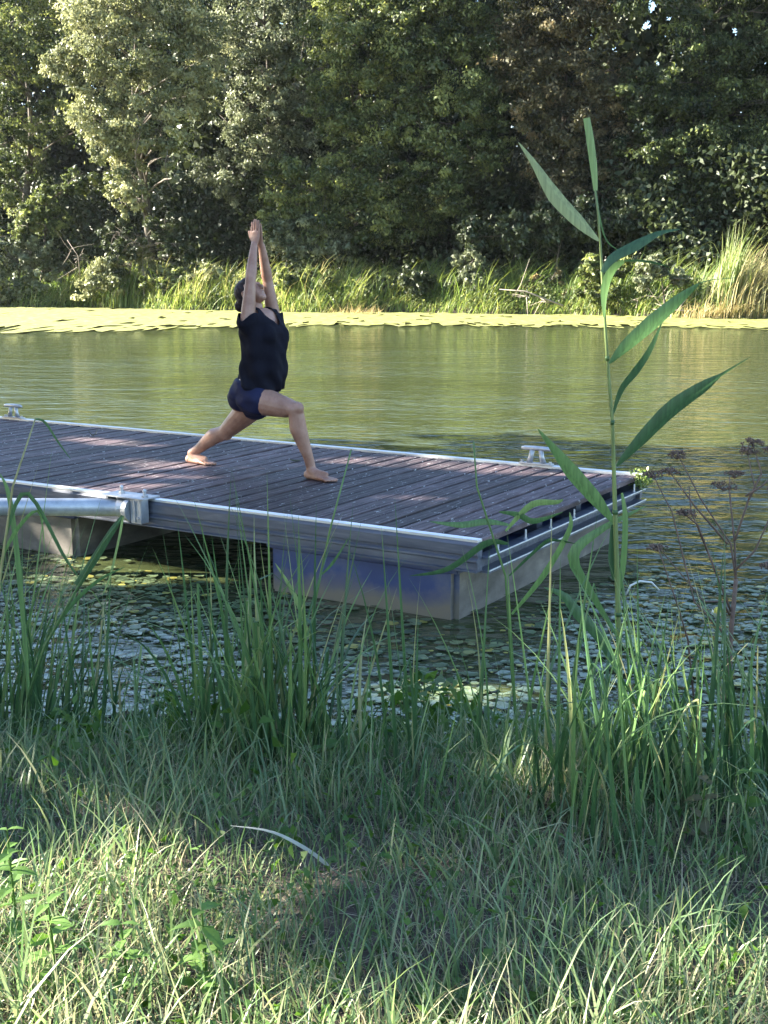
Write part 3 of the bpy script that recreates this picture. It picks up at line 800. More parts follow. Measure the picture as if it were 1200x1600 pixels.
# moss on the far corner
n = 260; c = np.stack([rng.normal(.01, .035, n), rng.normal(WID-.06, .06, n), rng.normal(-.02, .03, n)], -1)
V, F = leaves(c, rng.normal(0, 1, (n, 3)), rng.normal(0, 1, (n, 3)), rng.uniform(.015, .04, n), rng.uniform(.008, .02, n))
tag(put('moss', mesh_np('moss', V, F, np.clip(rng.normal(.6, .2, n), 0, 1)), M['reed'], pont), kind='stuff')
# floats
def pont_float(x0, x1, sunlit_tone=False):
    mb = MB(); mb.box(x0, x1, .05, WID-.05, -.66, -.176, .035)
    fo = mb.build('float', M['float'], pont)
    fo.data.materials.append(M['silt_sunlit'])
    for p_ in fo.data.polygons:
        if sunlit_tone or abs(p_.normal.x) > .8: p_.material_index = 1
    rim = MB(); rim.box(x0-.012, x1+.012, .036, WID-.036, -.205, -.178, .004); rim.build('rim', M['float'], fo)
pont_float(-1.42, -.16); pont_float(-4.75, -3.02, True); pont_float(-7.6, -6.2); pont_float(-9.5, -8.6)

def cleat(x, y):
    root = MB().box(x-.13, x+.13, y-.035, y+.03, .018, .028, .003).build('mooring_cleat', M['galv'], pont)
    for sgn in (-1, 1):
        lg = MB(); lg.tube([(x+sgn*.055, y, .026), (x+sgn*.042, y, .075), (x+sgn*.034, y, .122)], [(.026, .022), (.018, .017), (.020, .018)], 10)
        lg.build('leg', M['galv'], root, smooth=True)
    hb = MB(); hb.tube([(x-.118, y, .130), (x-.095, y, .133), (x, y, .135), (x+.095, y, .133), (x+.118, y, .130)], [(.011, .012), (.018, .016), (.021, .017), (.018, .016), (.011, .012)], 10, ref=(0, 1, 0))
    hb.build('horn', M['galv'], root, smooth=True)
    for sgn in (-1, 1):
        MB().tube([(x+sgn*.112, y-.002, .028), (x+sgn*.112, y-.002, .042)], .012, 6).build('bolt', M['galv'], root)
    return root
cleat(-.80, WID-.03); cleat(-6.28, WID-.03)

# hinge bracket on the near rail
bx = -2.42
br = MB().box(bx-.20, bx+.16, -.115, .05, .0155, .0235, .003).build('hinge_bracket', M['galv'], pont)
for xx, yy in ((bx-.11, -.01), (bx+.115, -.045)):
    b_ = MB(); b_.tube([(xx, yy, .023), (xx, yy, .035)], .021, 6); b_.tube([(xx, yy, .035), (xx, yy, .062)], .010, 8); b_.ball((xx, yy, .062), .013, u=8, w=6)
    b_.build('bolt', M['galv'], br, smooth=False)
g = MB(); g.box(bx+.05, bx+.14, -.11, -.038, -.135, .0150, .004); g.build('clamp_box', M['galv'], br)
MB().box(bx+.08, bx+.10, -.122, -.1105, -.125, .008, .002).build('rib', M['galv'], br)
d_ = MB(); d_.tube([(bx+.012, -.085, -.058), (bx+.048, -.085, -.058)], .072, 20); d_.build('disc', M['galv'], br, smooth=False)
MB().tube([(bx+.115, -.1105, -.10), (bx+.115, -.118, -.10)], .011, 6).build('bolt', M['galv'], br)
MB().box(bx-.165, bx-.145, -.10, -.024, -.02, .0150, .002).build('stay', M['galv'], br)

# the mooring tube from the bracket to the left bank
A = Vector((-1.64, 7.50, .415)); B = Vector((-8.6, 7.72, .40))
pipe = empty('mooring_tube', A)
t_ = MB(); dirv = (B-A).normalized()
t_.tube([A*0, dirv*.004, dirv*3.5, (B-A)], [.052, .056, .056, .056], 20)
t_.build('tube', M['galv'], pipe, smooth=True)
c_ = MB(); c_.tube([dirv*-.02, dirv*.03], .062, 20); c_.build('collar', M['galv'], pipe)
tag(pipe, 'round galvanised mooring tube running left from the hinge bracket', 'tube')

# a dry leaf and a dark one on the boards
def fallen_leaf(label, x, y, s, curl, rz):
    V = []; F = []
    for i in range(5):
        t = i/4; w = s*.32*math.sin(PI*min(.97, .08+t*.9)); zc = curl*s*(t-.5)**2*3
        V += [(s*(t-.5), -w, zc+.35*w), (s*(t-.5), 0, zc), (s*(t-.5), w, zc+.35*w)]
    for i in range(4):
        for k in range(2): F.append((i*3+k, i*3+k+1, i*3+k+4, i*3+k+3))
    o = MB().add(V, F, .3).build('fallen_leaf', M['maple'], None, tint=True)
    P = Matrix.Translation((.503, 6.258, DECK)) @ Matrix.Rotation(PROT, 4, 'Z')
    o.location = P @ Vector((x, y, .004)); o.rotation_euler = (0, 0, rz)
    tag(o, label, 'leaf')
fallen_leaf('curled brown leaf lying in the sun patch on the deck', -4.75, 1.98, .085, .9, .4)
fallen_leaf('flat dark leaf on the boards behind the front foot', -2.42, 1.72, .09, .2, -.2)

# ------------------------------------------------------------------ the woman
PP = Matrix.Translation((.503, 6.258, DECK)) @ Matrix.Rotation(PROT, 4, 'Z')
wom = empty('person', PP @ Vector((-2.31, 1.15, 0)), PROT)        # x = the way she faces, y = her left, z up from the deck
tag(wom, 'barefoot woman in dark t-shirt and navy shorts lunging, palms pressed together overhead', 'person')
b = MB()
# torso, x forward
def ring(x, z, a, bb): return (x, 0, z), (a, bb)
tor = [ring(-.055, .47, .085, .10), ring(-.055, .52, .125, .155), ring(-.03, .60, .125, .165), ring(.02, .69, .115, .145), ring(.045, .77, .112, .135), ring(.045, .87, .112, .14), ring(.045, .96, .118, .155), ring(.03, 1.04, .108, .165), ring(.015, 1.10, .085, .15), ring(.0, 1.135, .055, .09)]
b.tube([t[0] for t in tor], [t[1] for t in tor], 24, ref=(1, 0, 0))
for s_ in (-1, 1):
    b.ball((.115, s_*.07, .975), (.062, .066, .066))            # bust
    b.ball((-.115, s_*.075, .53), (.085, .085, .095))           # seat
b.ball((.08, 0, .72), (.075, .11, .10))
# neck and head, tipped back
b.chain([(-.015, 0, 1.10), (-.02, 0, 1.15), (-.035, 0, 1.20)], [.060, .053, .052])
HR = Matrix.Rotation(math.radians(-38), 3, 'Y')
HC = Vector((-.055, 0, 1.255))
def hp(x, y, z): return HC+HR @ Vector((x, y, z))
b.ball(hp(-.012, 0, .02), (.090, .073, .090), HR)
b.ball(hp(.036, 0, -.035), (.052, .056, .070), HR)
b.ball(hp(.060, 0, -.085), (.026, .030, .022), HR)              # chin
b.ball(hp(.05, 0, -.07), (.034, .044, .03), HR)
b.chain([hp(.082, 0, .012), hp(.098, 0, -.012), hp(.103, 0, -.028)], [.008, .0105, .0125], 8)   # nose
for s_ in (-1, 1): b.ball(hp(.094, s_*.010, -.030), .0075)
b.ball(hp(.084, 0, -.052), (.010, .022, .0055), HR); b.ball(hp(.082, 0, -.062), (.010, .019, .006), HR)
for s_ in (-1, 1):
    b.ball(hp(.066, s_*.033, .030), (.014, .026, .009), HR)     # brow
    b.ball(hp(.055, s_*.040, -.022), (.020, .020, .018), HR)    # cheek
    b.ball(hp(-.012, s_*.074, -.012), (.020, .009, .032), HR)   # ear
# legs: right one in front (nearer the viewer), left one stretched back
def leg(hip, knee, ank, bulge):
    h, k, a = Vector(hip), Vector(knee), Vector(ank)
    sh = (a-k).normalized(); bk = Vector(bulge)
    pts = [h, h.lerp(k, .25), h.lerp(k, .55), h.lerp(k, .85), k, k.lerp(a, .14)+bk*.006, k.lerp(a, .32)+bk*.020, k.lerp(a, .55)+bk*.012, k.lerp(a, .8), a]
    b.chain(pts, [.100, .098, .084, .067, .058, .056, .060, .049, .036, .033], 16)
leg((.0, -.085, .54), (.365, -.085, .482), (.425, .005, .085), (-.9, 0, -.1))
b.ball((.380, -.085, .492), (.047, .05, .048))
leg((-.055, .085, .52), (-.405, .12, .258), (-.735, .125, .075), (-.3, 0, .9))
b.ball((-.405, .12, .235), (.05, .05, .042))
def foot(an, rz, s=1.0):
    R_ = Matrix.Rotation(rz, 3, 'Z'); an = Vector(an)
    def q(x, y, z):
        v = R_ @ Vector((x, y, 0)); return Vector((an.x+v.x, an.y+v.y, z))
    b.ball(q(-.022, 0, .032), (.036, .033, .032), R_)
    b.chain([q(-.02, 0, .026), q(.03, -.004, .027), q(.08, -.004, .024), q(.125, 0, .018)], [(.030, .026), (.030, .027), (.036, .024), (.040, .018)], 12)
    b.chain([q(0, 0, .075), q(.02, 0, .055), q(.06, -.002, .040), q(.105, 0, .028), q(.14, 0, .020)], [.034, (.034, .036), (.036, .030), (.042, .022), (.042, .016)], 14)
    for i, (yy, ln, rr) in enumerate(((.030, .198, .0125), (.012, .196, .0095), (-.004, .188, .009), (-.020, .178, .0085), (-.034, .164, .0085))):
        b.chain([q(.12, yy*.95, .018), q(.12+(ln-.12)*.55, yy*1.05, .0155), q(ln, yy*1.05, .0105)], [rr*1.1, rr, rr], 8)
foot((.425, .005, 0), math.radians(-6)); 
foot((-.735, .125, 0), math.radians(-2))
# the right foot's big toe is on its inner (left) side; the left foot is mirrored by symmetry of its pose
# arms
def arm(sh, el, wr):
    s, e, w = Vector(sh), Vector(el), Vector(wr)
    b.chain([s+Vector((0, 0, -.03)), s, s.lerp(e, .3), s.lerp(e, .7), e, e.lerp(w, .2), e.lerp(w, .55), w], [.052, .052, .048, .041, .036, .039, .033, (.025, .021)], 14)
arm((.032, -.155, 1.085), (.034, -.118, 1.335), (.006, -.034, 1.575))
arm((.016, .155, 1.09), (.0, .118, 1.335), (.016, .034, 1.578))
# hands pressed together: palms in the plane between them, thumbs towards the back of the head
for s_ in (-1, 1):
    cx = .004
    pts = [(cx+.002, s_*.030, 1.572), (cx+.002, s_*.022, 1.60), (cx+.0, s_*.0155, 1.635), (cx, s_*.0145, 1.662)]
    b.chain(pts, [(.026, .018), (.034, .015), (.039, .0125), (.038, .011)], 14)
    for fx, ln, rr in ((-.033, .066, .0078), (-.0115, .083, .0080), (.0105, .077, .0078), (.031, .056, .0070)):
        z0 = 1.658
        b.chain([(cx+fx, s_*.0135, z0), (cx+fx*.93, s_*.0125, z0+ln*.45), (cx+fx*.90, s_*.0095, z0+ln)], [rr*1.1, rr, rr*.82], 10)
    b.chain([(cx-.022, s_*.016, 1.605), (cx-.046, s_*.013, 1.630), (cx-.055, s_*.011, 1.662)], [.014, .0115, .009], 10)
body_me = remeshed('body', b, .0035, 0, .5)
relax(body_me, 12)
body = put('body', body_me, M['skin'], wom)
# hair drawn back into a low knot
hb = MB()
hb.ball(hp(-.030, 0, .030), (.090, .080, .088), HR)
hb.ball(hp(-.060, 0, -.01), (.062, .070, .075), HR)
hb.ball(hp(.012, 0, .062), (.062, .064, .048), HR)
hb.ball(Vector((-.140, -.01, 1.165)), (.042, .044, .044))
hb.ball(Vector((-.115, 0, 1.20)), (.052, .055, .05))
hair_me = remeshed('hair', hb, .006, 3)
put('hair', hair_me, M['hair'], wom)
for s_ in (-1, 1):
    MB().ball(hp(.0765, s_*.031, .008), (.007, .012, .005), HR, 10, 6).build('eye', M['eye'], wom, smooth=True)
# t-shirt: looser than the body, short sleeves, v neck
sh = MB()
tr = [ring(.012, .615, .150, .178), ring(.02, .66, .152, .176), ring(.04, .74, .150, .168), ring(.048, .82, .150, .163), ring(.048, .90, .152, .168), ring(.045, .97, .152, .178), ring(.03, 1.04, .135, .186), ring(.018, 1.09, .104, .180), ring(.008, 1.125, .076, .130), ring(-.005, 1.150, .066, .082)]
sh.tube([t[0] for t in tr], [t[1] for t in tr], 32, ref=(1, 0, 0))
for s_ in (-1, 1): sh.ball((.128, s_*.068, .97), (.070, .072, .085))
sh.ball((.11, 0, .76), (.095, .125, .16))
for s_, xx in ((-1, .032), (1, .016)):
    sh.tube([(xx, s_*.11, 1.02), (xx, s_*.152, 1.075), (xx+.002, s_*.152, 1.118), (xx+.002, s_*.146, 1.155)], [.085, .082, .070, .064], 18)
shirt_me = remeshed('shirt', sh, .008, 6)
# folds and the neckline
co = np.empty(len(shirt_me.vertices)*3, dtype=np.float32); shirt_me.vertices.foreach_get('co', co); co = co.reshape(-1, 3)
nr = np.empty_like(co).ravel(); shirt_me.vertices.foreach_get('normal', nr); nr = nr.reshape(-1, 3)
ang = np.arctan2(co[:, 1], co[:, 0]-.04)
zz = co[:, 2]
w = np.clip((1.02-zz)/.35, 0, 1)
fold = .008*np.sin(ang*7+zz*20+2*np.sin(zz*11))+.007*np.sin(ang*4-zz*29+1.3)+.004*np.sin(zz*52+ang*5+2*np.sin(ang*3))
co += nr*(fold*(.35+.65*w))[:, None]
shirt_me.vertices.foreach_set('co', co.ravel())
bm = bmesh.new(); bm.from_mesh(shirt_me)
def in_neck(p):
    # opening slants down to a point at the front
    dz = p.z-(1.128-.62*max(0, p.x-.015))
    half = .055+.35*max(0, p.z-1.06)
    return (p.z > 1.122-.55*max(0, p.x+.01) and abs(p.y) < max(.0, min(.066, (p.z-1.035)*.95)) and p.x > -.04) or (p.z > 1.128 and abs(p.y) < .066)
kill = [f for f in bm.faces if in_neck(f.calc_center_median())]
# sleeve mouths
def in_arm(p):
    return abs(p.y) > .122 and p.z > 1.062+1.0*abs(p.x-(.035 if p.y < 0 else .02))-.35*max(0, .17-abs(p.y))
kill += [f for f in bm.faces if in_arm(f.calc_center_median())]
kill += [f for f in bm.faces if f.calc_center_median().z > 1.143 and abs(f.calc_center_median().y) > .10 and f.normal.z > .6 and f not in kill]
bmesh.ops.delete(bm, geom=list(set(kill)), context='FACES')
for _ in range(10):          # even out the cut edges
    new = {}
    for e in bm.edges:
        if len(e.link_faces) == 1:
            for v, o_ in ((e.verts[0], e.verts[1]), (e.verts[1], e.verts[0])): new.setdefault(v, []).append(o_.co.copy())
    for v, l in new.items():
        if len(l) == 2: v.co = v.co*.4+(l[0]+l[1])*.3
bm.to_mesh(shirt_me); bm.free()
so_ = put('shirt', shirt_me, M['shirt'], wom)
md = so_.modifiers.new('cloth', 'SOLIDIFY'); md.thickness = .004; md.offset = -1
# shorts
st = MB()
rr_ = [ring(-.02, .655, .144, .170), ring(-.03, .60, .150, .182), ring(-.045, .54, .152, .180), ring(-.05, .50, .11, .13), ring(-.05, .465, .07, .08)]
st.tube([t[0] for t in rr_], [t[1] for t in rr_], 28, ref=(1, 0, 0))
for s_ in (-1, 1): st.ball((-.095, s_*.065, .545), (.108, .112, .112))
st.chain([(.0, -.085, .54), (.06, -.086, .532)], [.116, .116], 18)
st.chain([(-.055, .085, .52), (-.11, .09, .475)], [.116, .115], 18)
short_me = remeshed('shorts', st, .008, 14)
co = np.empty(len(short_me.vertices)*3, dtype=np.float32); short_me.vertices.foreach_get('co', co); co = co.reshape(-1, 3)
nr = np.empty(co.size, dtype=np.float32); short_me.vertices.foreach_get('normal', nr); nr = nr.reshape(-1, 3)
co += nr*(.0028*np.sin(co[:, 0]*34+co[:, 2]*52+2*np.sin(co[:, 1]*22))+.0016*np.sin(co[:, 2]*75-co[:, 0]*25))[:, None]
short_me.vertices.foreach_set('co', co.ravel())
put('shorts', short_me, M['shorts'], wom)

# ------------------------------------------------------------------ plants of the near bank
# a set of blade shapes, shared by all sedge clumps (unit height, base at the origin, leaning to +x)
def blade_mesh(lean, droop, power, segs=8, fold=None, w=1.0):
    V, F = [], []
    pts = []
    for i in range(segs+1):
        t = i/segs
        x = lean*t**power; z = t-droop*t**3
        if fold and t > fold:
            u = (t-fold)/(1-fold)*(1-fold)
            x0 = lean*fold**power; z0 = fold-droop*fold**3
            x = x0+u*.55; z = z0-u*.85
        pts.append((x, z))
    for i, (x, z) in enumerate(pts):
        t = i/segs
        hw = .5*w*max(.03, (1-t**2.4))*min(1, .6+t*2)
        V += [(x, -hw, z), (x+.12*hw*.02, 0, z-.0), (x, hw, z)]
        V[-2] = (x-.010*(1-t), 0, z)
    for i in range(segs):
        a = i*3
        F += [(a, a+1, a+4, a+3), (a+1, a+2, a+5, a+4)]
    return MB().add(V, F).mesh('blade', smooth=False, recalc=False)
BL = {'straight': [blade_mesh(.05, 0, 1.6), blade_mesh(.12, .02, 1.7), blade_mesh(.2, .04, 1.8), blade_mesh(.02, 0, 1.5)],
      'arch': [blade_mesh(.38, .14, 2.1), blade_mesh(.52, .26, 2.0), blade_mesh(.65, .4, 2.2), blade_mesh(.3, .08, 2.4)],
      'fold': [blade_mesh(.14, .02, 1.6, 9, .72), blade_mesh(.1, .02, 1.6, 9, .6), blade_mesh(.2, .03, 1.6, 9, .8)]}
for l in BL.values():
    for m_ in l: m_.materials.append(M['sedge'])

def add_blade(root, kind, x, y, h, az, w, tilt=0.0):
    me = random.choice(BL[kind])
    o = bpy.data.objects.new('blade', me); COL.objects.link(o); o.parent = root
    o.location = (x, y, 0); o.scale = (h, w*1.25, h)
    o.rotation_mode = 'XYZ'; o.rotation_euler = (random.gauss(0, .10), tilt+random.gauss(0, .05), az)
    return o

def sedge(label, px, py, n, h0, h1, spread, az0=0.0, azs=9.0, w0=.007, w1=.013, mix=(.48, .38, .14), Y=None, tilt=.0):
    """a clump rooted where the photograph shows its foot (px, py)"""
    if Y is None:
        Y = 4.0
        for _ in range(12):
            p = at(px, py, Y); zg = max(float(g_z(p.x, p.y)), -.05)
            Y += (p.z-zg)*2.0
            Y = min(max(Y, 2.2), 6)
    p = at(px, py, Y); zg = float(g_z(p.x, Y))
    root = empty('sedge_clump', (p.x, Y, zg-.02))
    for _ in range(n):
        kd = random.choices(('straight', 'arch', 'fold'), mix)[0]
        az = random.gauss(az0, azs) if azs < 5 else random.uniform(0, 2*PI)
        a2 = random.uniform(0, 2*PI); rr = spread*math.sqrt(random.random())
        add_blade(root, kd, rr*math.cos(a2), rr*math.sin(a2)*.6, random.uniform(h0, h1)*(1 if kd != 'arch' else .9), az, random.uniform(w0, w1), random.gauss(tilt, .12))
    return tag(root, label, 'sedge', 'sedge clumps along the near water edge')

sedge('dense tall sedge clump at the left edge, blades sweeping right', 10, 1170, 60, .7, 1.25, .26, .2, .8, mix=(.5, .35, .15))
sedge('sedge clump beside the left edge mass, leaning toward the bracket', 75, 1165, 50, .55, 1.1, .22, .25, .7, mix=(.5, .3, .2))
sedge('thin sedge tuft with yellowing blade, right of the left mass', 165, 1170, 20, .45, .8, .12, .3, 1.0)
sedge('narrow sedge tuft with one long slanting blade before the dark water', 235, 1160, 8, .4, .95, .08, .5, .5)
sedge('dark thick sedge clump left of centre, in front of the gap between floats', 345, 1195, 44, .5, .95, .14, 9, 9, .009, .015)
sedge('tallest central sedge clump with broken tips against the blue float', 420, 1205, 50, .55, 1.1, .15, 9, 9, .009, .016)
sedge('upright sedge clump right of the central one, tips crossing the float corner', 495, 1195, 28, .5, 1.0, .12, .2, 1.6, .008, .014)
sedge('slender sedge tuft with a stalk crossing the front rail', 560, 1215, 6, .5, .95, .10, .3, 1.2)
sedge('sedge tuft beneath the float corner with stiff upright blades', 628, 1215, 8, .55, .95, .08, 9, 9, .008, .014, (.85, .1, .05))
sedge('stiff single file sedge tuft in front of the sunlit lily pads', 748, 1210, 6, .5, .92, .07, 9, 9, .008, .013, (.85, .1, .05))
sedge('sedge tuft with bent tip blades before the end of the pontoon', 835, 1220, 9, .5, 1.0, .12, .2, 1.2, .008, .014, (.6, .2, .2))
sedge('broad bladed sedge clump left of the tall reed', 905, 1270, 26, .45, .9, .15, 9, 9, .009, .016)
sedge('sedge clump at the foot of the tall reed, bright green', 985, 1260, 26, .45, .85, .13, 9, 9, .009, .015)
sedge('leaning sedge clump right of the tall reed', 1050, 1270, 30, .5, .95, .15, 2.6, .9, .009, .015)
sedge('sedge clump around the stem of the dead hogweed', 1125, 1260, 26, .5, .9, .15, 2.8, .9, .009, .015)
sedge('sedge clump at the right edge, arching back to the left', 1190, 1260, 34, .5, 1.0, .15, 2.9, .8, .008, .014, (.4, .5, .1))
sedge('low sedge clump in front of the right hand group', 960, 1330, 16, .3, .6, .14, 9, 9, .007, .012)
sedge('short sedge tuft in the middle of the bank grass', 660, 1290, 12, .25, .5, .12, 9, 9, .006, .010)

# the tall reed
def ribbon(pts, widths, Y, tw=0.0, name='leaf', parent=None, mat=None, bow=.0):
    """long leaf through photo points at distance Y, V-folded, bowed in depth"""
    P = []
    n = len(pts)
    for i, e in enumerate(pts):
        t = i/(n-1)
        P.append(at(e[0], e[1], Y+bow*math.sin(PI*t*.5)))
    # resample smoothly
    Q, Wd = [], []
    K = 14
    for i in range(K+1):
        t = i/K*(n-1); k = min(int(t), n-2); f = t-k
        p0 = P[max(k-1, 0)]; p1 = P[k]; p2 = P[k+1]; p3 = P[min(k+2, n-1)]
        Q.append(.5*((2*p1)+(p2-p0)*f+(2*p0-5*p1+4*p2-p3)*f*f+(3*p1-p0-3*p2+p3)*f**3))
        Wd.append(.86*(widths[k]*(1-f)+widths[k+1]*f))
    V, F = [], []
    org = Q[0]
    for i in range(K+1):
        d = (Q[min(i+1, K)]-Q[max(i-1, 0)]).normalized()
        vw = Vector((0, 1, 0)); sd = d.cross(vw).normalized()
        sd = (Matrix.Rotation(tw, 3, d) @ sd)
        nm = sd.cross(d)
        w_ = Wd[i]*Y/FPX*.5
        V += [Q[i]-sd*w_+nm*w_*.35, Q[i], Q[i]+sd*w_+nm*w_*.35]
    for i in range(K):
        a = i*3; F += [(a, a+1, a+4, a+3), (a+1, a+2, a+5, a+4)]
    par = parent
    V = [v-par.location for v in V]
    return MB().add(V, F).build(name, mat or M['sedge'], par, smooth=True)
RY = 4.25
p = at(972, 1245, RY)
reed = empty('tall_reed', (p.x, RY, float(g_z(p.x, RY))-.03))
tag(reed, 'single tall green reed rising high above the bank, cut leaf at its top', 'reed')
stem_px = [(974, 1262), (970, 1100), (966, 960), (961, 800), (957, 660), (949, 560), (943, 470), (938, 380), (934, 330), (930, 296)]
sp = [at(x, y, RY)-reed.location for x, y in stem_px]
sm = MB(); sm.tube(sp, [.0105, .010, .0095, .0085, .006, .0055, .005, .0042, .0036, .003], 10); sm.build('stem', M['sedge'], reed, smooth=True)
for k in (2, 3, 4, 5, 6):
    q_ = sp[k]; MB().tube([q_-Vector((0, 0, .008)), q_+Vector((0, 0, .008))], [.0108, .0108] if k < 4 else [.0075, .0075], 10).build('node', M['sedge'], reed, smooth=True)
RL = [([(936, 376), (905, 345), (868, 305), (835, 255), (810, 222)], [4, 24, 28, 12, 1], -.05, .3),
      ([(931, 298), (928, 260), (923, 220), (917, 184)], [7, 13, 14, 12], .02, .1),
      ([(931, 300), (938, 345), (948, 376), (966, 391)], [3, 3, 2.5, 1], .03, .2),
      ([(941, 425), (958, 402), (995, 382), (1030, 364), (1062, 358)], [8, 18, 20, 9, 1], -.12, -.4),
      ([(944, 496), (946, 455), (956, 425), (975, 408)], [3, 18, 20, 8], -.03, .5),
      ([(952, 568), (980, 540), (1020, 505), (1060, 470), (1094, 442)], [4, 24, 30, 22, 2], -.1, .25),
      ([(1094, 442), (1115, 437), (1150, 434)], [2, 1.5, 1], -.1, 0),
      ([(957, 652), (972, 610), (996, 580), (1018, 545), (1036, 500)], [3, 15, 20, 14, 1], .08, .6),
      ([(964, 728), (1000, 690), (1050, 640), (1100, 605), (1128, 585), (1172, 558)], [5, 24, 32, 24, 5, 1], -.14, .2),
      ([(960, 818), (930, 780), (895, 740), (868, 705), (840, 670)], [5, 26, 28, 16, 1], .12, -.2),
      ([(963, 905), (958, 870), (960, 820)], [14, 17, 12], .01, .3),
      ([(966, 930), (975, 880), (978, 810), (972, 770)], [10, 14, 12, 5], .03, .4),
      ([(975, 408), (1000, 408), (1022, 411), (1045, 417)], [3, 6, 5, 1], .05, .8),
      ([(968, 1000), (925, 930), (895, 870), (935, 830), (1010, 790)], [4, 14, 22, 14, 1], .2, -.3),
      ([(970, 1060), (940, 1000), (905, 960), (880, 930), (850, 918)], [5, 20, 22, 14, 1], -.18, .2)]
for pts, wd, dy, tw in RL:
    ribbon(pts, wd, RY+dy, tw, 'leaf', reed)

def reed_shoot(label, stem, leaves_, Y):
    p = at(stem[0][0], stem[0][1], Y)
    r = empty('reed_shoot', (p.x, Y, p.z))
    MB().tube([at(x, y, Y)-r.location for x, y in stem], [.006*(1-.6*i/(len(stem)-1)) for i in range(len(stem))], 8).build('stem', M['sedge'], r, smooth=True)
    for pts, wd, tw in leaves_: ribbon(pts, wd, Y, tw, 'leaf', r)
    tag(r, label, 'reed')
reed_shoot('young reed shoot with flat leaves reaching over the pontoon end', [(815, 1230), (800, 1050), (790, 900), (745, 760), (740, 690)],
           [([(795, 820), (760, 815), (720, 820), (672, 815)], [4, 12, 12, 1], .3), ([(790, 830), (830, 790), (870, 785), (880, 780)], [4, 14, 9, 1], .2), ([(796, 900), (850, 850), (870, 845), (900, 850)], [4, 10, 6, 1], .5),
            ([(793, 850), (760, 850), (700, 890), (640, 900)], [5, 15, 12, 1], -.3), ([(780, 800), (810, 805), (835, 815), (880, 800)], [3, 12, 12, 1], .2), ([(800, 960), (850, 900), (890, 830), (890, 800)], [5, 14, 12, 1], .4)], 4.15)
reed_shoot('thin reed stalk crossing the rail in front of the front foot', [(470, 1180), (490, 950), (515, 830), (549, 702)],
           [([(500, 900), (520, 880), (545, 840)], [3, 6, 1], .3), ([(485, 1000), (460, 930), (430, 880)], [4, 9, 1], .2)], 4.2)
reed_shoot('bent reed at left, its snapped blade hooked before the bracket', [(20, 1160), (70, 1010), (120, 920), (160, 850), (192, 806)],
           [([(192, 806), (186, 840), (172, 900), (160, 930)], [5, 5, 4, 1], .2), ([(120, 915), (150, 870), (175, 830), (192, 806)], [14, 15, 12, 6], .1), ([(60, 1030), (100, 960), (150, 910), (195, 886)], [4, 9, 7, 1], .4), ([(45, 1080), (30, 900), (15, 780), (0, 740)], [5, 10, 9, 1], .2)], 4.1)
reed_shoot('slim left reed bowed over the deck corner, drooping point', [(-30, 1150), (0, 900), (20, 760), (55, 655)],
           [([(55, 655), (70, 660), (90, 690), (110, 717)], [4, 5, 4, 1], .2), ([(5, 850), (40, 770), (100, 870), (125, 905)], [4, 9, 7, 1], .2), ([(0, 880), (25, 830), (60, 800), (70, 870)], [3, 8, 6, 1], .5)], 4.0)

# dead hogweed with umbels
HY = 4.35
p = at(1140, 1235, HY)
hog = empty('dead_hogweed', (p.x, HY, float(g_z(p.x, HY))-.02))
tag(hog, 'dead brown hogweed with dry seed umbels at the right edge', 'plant')
def hpt(x, y, dy=0): return at(x, y, HY+dy)-hog.location
mb = MB()
mb.tube([hpt(1140, 1250), hpt(1137, 1080), hpt(1142, 990), hpt(1150, 905)], [.0115, .0105, .0095, .008], 8)
mb.build('stem', M['umbel'], hog, smooth=True)
branches = [([(1150, 905), (1142, 850), (1095, 780), (1058, 708)], .1), ([(1137, 850), (1085, 790), (1045, 735)], .0), ([(1142, 955), (1105, 860), (1080, 800), (1076, 760)], .05), ([(1105, 860), (1090, 820), (1072, 805), (1068, 800)], -.05),
            ([(1150, 905), (1148, 850), (1140, 770), (1140, 745)], .15), ([(1148, 845), (1170, 780), (1180, 765), (1168, 708)], .1), ([(1170, 780), (1190, 740), (1175, 690)], .12), ([(1150, 890), (1180, 860), (1200, 815), (1215, 760)], .0),
            ([(1140, 960), (1130, 940), (1100, 940), (1025, 850)], -.1), ([(1090, 1150), (1075, 1000), (1060, 950), (1027, 852)], -.2), ([(1140, 1000), (1085, 940), (1050, 800), (1018, 738)], .2), ([(1165, 775), (1190, 760), (1205, 745)], .02)]
tips = []
for pts, dy in branches:
    m2 = MB(); P_ = [hpt(x, y, dy*(i/(len(pts)-1))) for i, (x, y) in enumerate(pts)]
    m2.tube(P_, [.0046-.0028*i/(len(P_)-1) for i in range(len(P_))], 6); m2.build('branch', M['umbel'], hog, smooth=True)
for (x, y, r, dy) in [(1058, 706, 24, .1), (1046, 733, 18, 0), (1018, 736, 22, .2), (1070, 797, 20, -.05), (1027, 852, 20, -.1), (1130, 752, 30, .15), (1148, 735, 26, .12), (1168, 700, 22, .1), (1176, 686, 24, .12), (1215, 760, 26, 0), (1205, 700, 18, .02), (1200, 880, 20, .1)]:
    c0 = hpt(x, y+r*.5, dy); um = MB(); R_ = .72*r*HY/FPX
    for k in range(16):
        a = 2*PI*k/16+random.gauss(0, .15); q_ = random.uniform(.35, 1.0)
        e_ = c0+Vector((math.cos(a)*R_*q_, math.sin(a)*R_*q_, R_*(.62-.35*q_*q_)+random.gauss(0, .003)))
        um.tube([c0, c0.lerp(e_, .55)+Vector((0, 0, .003)), e_], [.0011, .0010, .0008], 3)
        for _ in range(7):
            d = Vector((random.gauss(0, 1), random.gauss(0, 1), random.gauss(.3, .6))).normalized()*random.uniform(.004, .011)
            um.ball(e_+d, (.0028, .0028, .0036), None, 5, 3)
    um.build('umbel', M['umbel'], hog)

